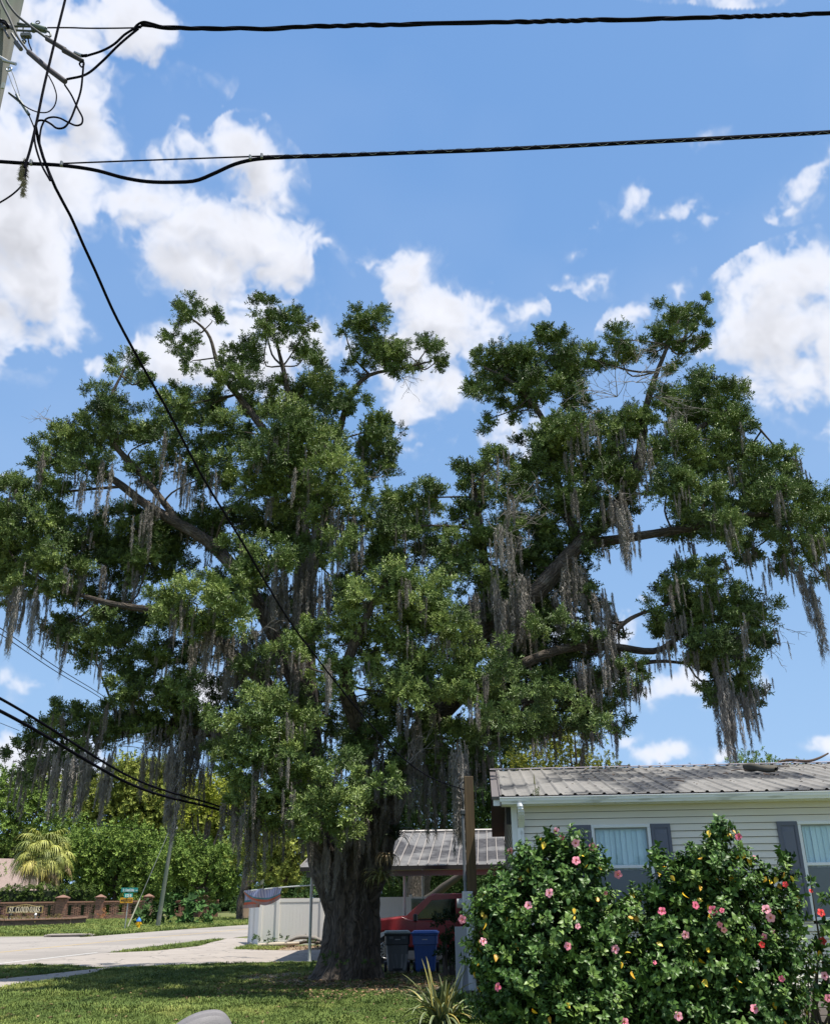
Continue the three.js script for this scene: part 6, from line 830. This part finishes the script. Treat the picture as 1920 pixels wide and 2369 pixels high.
// ---------------------------------------------------------------- things on the near lawn
{ // flax
  const p = gnd(1022, 2378), t = thing('flax_plant', 'strappy variegated flax plant with arching leaves at the bottom centre', 'plant', p.toArray()), mats = [[0.035, 0.065, 0.032], [0.065, 0.10, 0.05], [0.19, 0.215, 0.09], [0.36, 0.29, 0.07]].map((c) => std(c, .5, { side: THREE.DoubleSide })), R = mulberry(5);
  for (let i = 0; i < 74; i++) {
    const a = R() * 6.283, lean = .25 + 1.9 * Math.pow(R(), .9), l = rr(.55, 1.0), w = rr(.024, .038), S = 9, P = [[], []]; let q = V((R() - .5) * .22, 0, (R() - .5) * .22), el = Math.PI / 2 - lean * .45, prev = null; const sd = V(-Math.sin(a), 0, Math.cos(a));
    for (let s = 0; s <= S; s++) { const ww = w * Math.pow(1 - s / S, .55) + .001, nrm = V(Math.cos(a) * -Math.sin(el), Math.cos(el), Math.sin(a) * -Math.sin(el)), e = [q.clone().addScaledVector(sd, -ww).addScaledVector(nrm, ww * .5), q.clone().addScaledVector(sd, -ww * .45).addScaledVector(nrm, ww * .2), q.clone(), q.clone().addScaledVector(sd, ww * .45).addScaledVector(nrm, ww * .2), q.clone().addScaledVector(sd, ww).addScaledVector(nrm, ww * .5)]; if (prev) for (const k of [0, 1, 2, 3]) P[k === 0 || k === 3 ? 1 : 0].push(...prev[k].toArray(), ...prev[k + 1].toArray(), ...e[k].toArray(), ...prev[k + 1].toArray(), ...e[k + 1].toArray(), ...e[k].toArray()); prev = e; q = q.clone().add(V(Math.cos(a) * Math.cos(el), Math.sin(el), Math.sin(a) * Math.cos(el)).multiplyScalar(l / S)); el -= lean / S * (.6 + s / S); }
    const mk = (arr) => { const g = new THREE.BufferGeometry(); g.setAttribute('position', new THREE.Float32BufferAttribute(arr, 3)); g.computeVertexNormals(); return g; }; const b = part('blade', mk(P[0]), mats[R() < .8 ? (R() < .5 ? 0 : 1) : 3], t); part('leaf_margin', mk(P[1]), mats[R() < .8 ? 2 : 3], b);
  }
}
{ // plastic mailbox close to the lens, seen from behind
  const c = at(478, 2350, 6.2), t = thing('mailbox', 'smooth grey plastic hooded mailbox top at the bottom edge', 'mailbox', [c.x, 0, c.z], 0.35), top = at(482, 2336, 6.2).y, m = std([1, 1, 1], 0.6, { map: tex(256, 256, (u, v) => mix3([0.12, 0.112, 0.116], [0.19, 0.178, 0.184], pf(u, v, 6, 6, 5, 171) * .7 + pf(u, v, 90, 90, 1, 172) * .3), true, 3), bumpMap: tex(128, 128, (u, v) => pf(u, v, 60, 60, 2, 173), false, 8), bumpScale: .0012 }), N = 18, P = [], I = [], W = .52;
  const prof = (u) => Math.pow(Math.max(0, 1 - Math.pow(Math.abs(u < .68 ? (u - .68) / .76 : (u - .68) / .32), u < .68 ? 2.0 : 2.6)), u < .68 ? .8 : .5);
  for (let i = 0; i <= 40; i++) for (let j = 0; j <= N; j++) { const u = i / 40, a = Math.PI * j / N, h = .30 * prof(u), hw = .10 * Math.pow(Math.sin(Math.PI * clamp(u * .96 + .02)), .35); P.push((u - .62) * W, top - .30 + h * Math.pow(Math.sin(a), .7), Math.cos(a) * hw); }
  for (let i = 0; i < 40; i++) for (let j = 0; j < N; j++) { const a = i * (N + 1) + j, b = a + N + 1; I.push(a, b, a + 1, b, b + 1, a + 1); }
  const g = new THREE.BufferGeometry(); g.setAttribute('position', new THREE.Float32BufferAttribute(P, 3)); g.setIndex(I); g.computeVertexNormals(); part('hood', uvBox(g), m, t); part('box', uvBox(rbox(W * .96, .16, .2, .03, -.055, top - .37, 0)), m, t); part('post', rbox(.1, top - .4, .1, .01, -.05, (top - .4) / 2, 0), m, t);
}
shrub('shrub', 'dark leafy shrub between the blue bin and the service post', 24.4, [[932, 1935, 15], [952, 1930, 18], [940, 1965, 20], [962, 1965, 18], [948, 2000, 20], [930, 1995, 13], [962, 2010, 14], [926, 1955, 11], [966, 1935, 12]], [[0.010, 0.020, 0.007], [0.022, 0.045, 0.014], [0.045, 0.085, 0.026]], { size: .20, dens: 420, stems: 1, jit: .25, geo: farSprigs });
shrub('ground_shrub', 'low leafy shrub at the foot of the flax plant and service post', 15.4, [[965, 2130, 20], [985, 2115, 18], [945, 2135, 14], [1000, 2095, 16], [920, 2138, 12], [1000, 2140, 24]], HIB, { size: .13, dens: 900, jit: .15 });
const weedL = [[0.03, 0.06, 0.016], [0.07, 0.13, 0.03], [0.13, 0.19, 0.05]];
shrub('weeds', 'weeds at the left foot of the oak trunk', 22.8, [[690, 2005, 10], [705, 2010, 9], [672, 2012, 10], [655, 2015, 8], [720, 2018, 7], [770, 2010, 8]], weedL, { size: .12, dens: 700, jit: .2, flat: .7, cat: 'weeds' });
shrub('weeds', 'tall dark weeds at the left end of the white fence', 39.8, [[545, 1955, 12], [555, 1965, 12], [540, 1975, 10], [575, 1975, 9], [598, 1960, 9], [620, 1972, 8], [640, 1970, 8], [590, 1978, 8]], DARK, { size: .22, dens: 110, jit: .3, cat: 'weeds' });
shrub('weeds', 'bright green weeds between the carport post and the oak trunk', 38.8, [[655, 1972, 9], [665, 1965, 9], [672, 1975, 8], [645, 1978, 7], [630, 1980, 6]], weedL, { size: .2, dens: 120, jit: .3, cat: 'weeds' });
{ const p = gnd(663, 2192), t = thing('fallen_limbs', 'fallen pale and dark limbs lying before the white fence', 'branches', [p.x, 0, p.z]); part('limb', loft([V(-1.1, .1, .1), V(-.3, .12, .2), V(.5, .15, 0)], [.07, .1, .06], { seg: 8, sides: 7 }), std([.42, .36, .28], 1), t); part('limb', loft([V(-.2, .1, -.2), V(.4, .35, -.3), V(1.1, .3, -.3), V(1.6, .1, -.2)], [.05, .08, .09, .04], { seg: 10, sides: 7 }), mTwig, t); part('limb', loft([V(.2, .1, -.1), V(.9, .2, 0), V(1.5, .12, .1)], [.05, .07, .05], { seg: 8, sides: 6 }), mBark, t); }
// dead leaves on the ground, by the fence and round the oak
{ const g = new THREE.BufferGeometry(); g.setAttribute('position', new THREE.Float32BufferAttribute([-.5, 0, 0, 0, .16, .25, .6, 0, 0, -.5, 0, 0, .6, 0, 0, 0, .12, -.25], 3)); g.computeVertexNormals(); const im = new THREE.InstancedMesh(g, leafMat(.9), 5200); const c1 = [[.10, .06, .03], [.30, .19, .10], [.20, .13, .07]]; for (let i = 0; i < 5200; i++) { let x, z; if (i < 1900) { x = rr(-6.4, 6); z = rr(-40.5, -37.3); } else if (i < 2500) { z = rr(-30, -15.5); x = rr(.45 * z, 2); } else { x = -1 + gauss() * 3.4; z = -22.6 + gauss() * 3; } const s = rr(.05, .11); im.setMatrixAt(i, M4().compose(V(x, .035, z), Q(gauss() * .4, rnd() * 6.3, gauss() * .4), V(s, s, s))); im.setColorAt(i, new THREE.Color().setRGB(...c1[(rnd() * 3) | 0])); } sh(im); im.name = numbered('dead_leaves'); im.userData = { kind: 'stuff', label: 'dry brown leaves strewn over the ground by the fence and round the oak', category: 'leaf litter' }; scene.add(im); }
// grass blades on the near lawn and verges
{
  const tuft = (seed, n, h, sp) => { const r = mulberry(seed), P = []; for (let i = 0; i < n; i++) { const a = r() * 6.3, x = (r() - .5) * sp, z = (r() - .5) * sp, H = h * (.5 + .7 * r()), w = .10, l = .35 + .9 * r(), m = V(x + Math.cos(a) * H * l * .35, H * .65, z + Math.sin(a) * H * l * .35), tp = V(x + Math.cos(a) * H * l, H * (1 - .25 * l), z + Math.sin(a) * H * l), o = V(-Math.sin(a) * w, 0, Math.cos(a) * w); const b0 = V(x, 0, z).sub(o), b1 = V(x, 0, z).add(o), m0 = m.clone().addScaledVector(o, -.8), m1 = m.clone().addScaledVector(o, .8); for (const v of [b0, b1, m0, b1, m1, m0, m0, m1, tp]) P.push(v.x, v.y, v.z); } const g = new THREE.BufferGeometry(); g.setAttribute('position', new THREE.Float32BufferAttribute(P, 3)); g.computeVertexNormals(); return g; };
  const tufts = [tuft(1, 12, 1, 2.4), tuft(2, 10, 1.1, 2.8)];
  const GC = [[0.06, 0.10, 0.026], [0.135, 0.185, 0.045], [0.31, 0.32, 0.09]], lists = [[], []], cols = [[], []];
  const add = (x, z, s, dry) => { const k = rnd() < .5 ? 0 : 1, n = fbm3(x * .5, z * .5, 3, 3), m = fbm3(x * 1.9 + 9, z * 1.9, 8, 3), t = clamp(-.28 + n * .8 + m * .6 + gauss() * .17 + dry); lists[k].push(M4().compose(V(x, 0, z), Q(gauss() * .12, rnd() * 6.3, gauss() * .12), V(s, s * rr(.7, 1.2), s))); cols[k].push(new THREE.Color().setRGB(...(t < .5 ? mix3(GC[0], GC[1], t * 2) : mix3(GC[1], GC[2], t * 2 - 1)))); };
  const off = (x, z) => inPoly(drivePoly, x, z) || inPoly(walkPoly, x, z) || Math.abs(x - roadX(z)) < 4.95;
  for (let i = 0; i < 60000; i++) { const z = -14 - 17 * Math.pow(rnd(), 1.25), x = lerp(.52 * z, 2.8, rnd()); if (off(x, z)) continue; if (inPoly(dirtPoly, x, z) && rnd() < .78) continue; add(x, z, rr(.032, .06) * (fbm3(x * 1.3, z * 1.3, 21, 2) > .6 ? 1.6 : 1), 0); }
  for (let i = 0; i < 15000; i++) { const z = -31 - 22 * rnd(), x = lerp(-13, -5.4, rnd()); if (off(x, z) || (z < -40.8 && x > -7.6 + (z + 41) * .2)) continue; add(x, z, rr(.06, .12), .05); }
  for (let i = 0; i < 26000; i++) { const z = -55 - 52 * Math.pow(rnd(), 1.6), x = lerp(.48 * z - 2, roadX(z) - 4.8, rnd()); if (off(x, z) || (z > -57.8 && x < -18.5)) continue; add(x, z, rr(.10, .2), .08); }
  lists.forEach((l, k) => { const im = new THREE.InstancedMesh(tufts[k], mGrass, l.length); l.forEach((m, i) => { im.setMatrixAt(i, m); im.setColorAt(i, cols[k][i]); }); sh(im); im.name = numbered('grass'); im.userData = { kind: 'stuff', label: 'short green lawn grass on the yard and road verges', category: 'grass' }; scene.add(im); });
}
renderer.render(scene, camera);
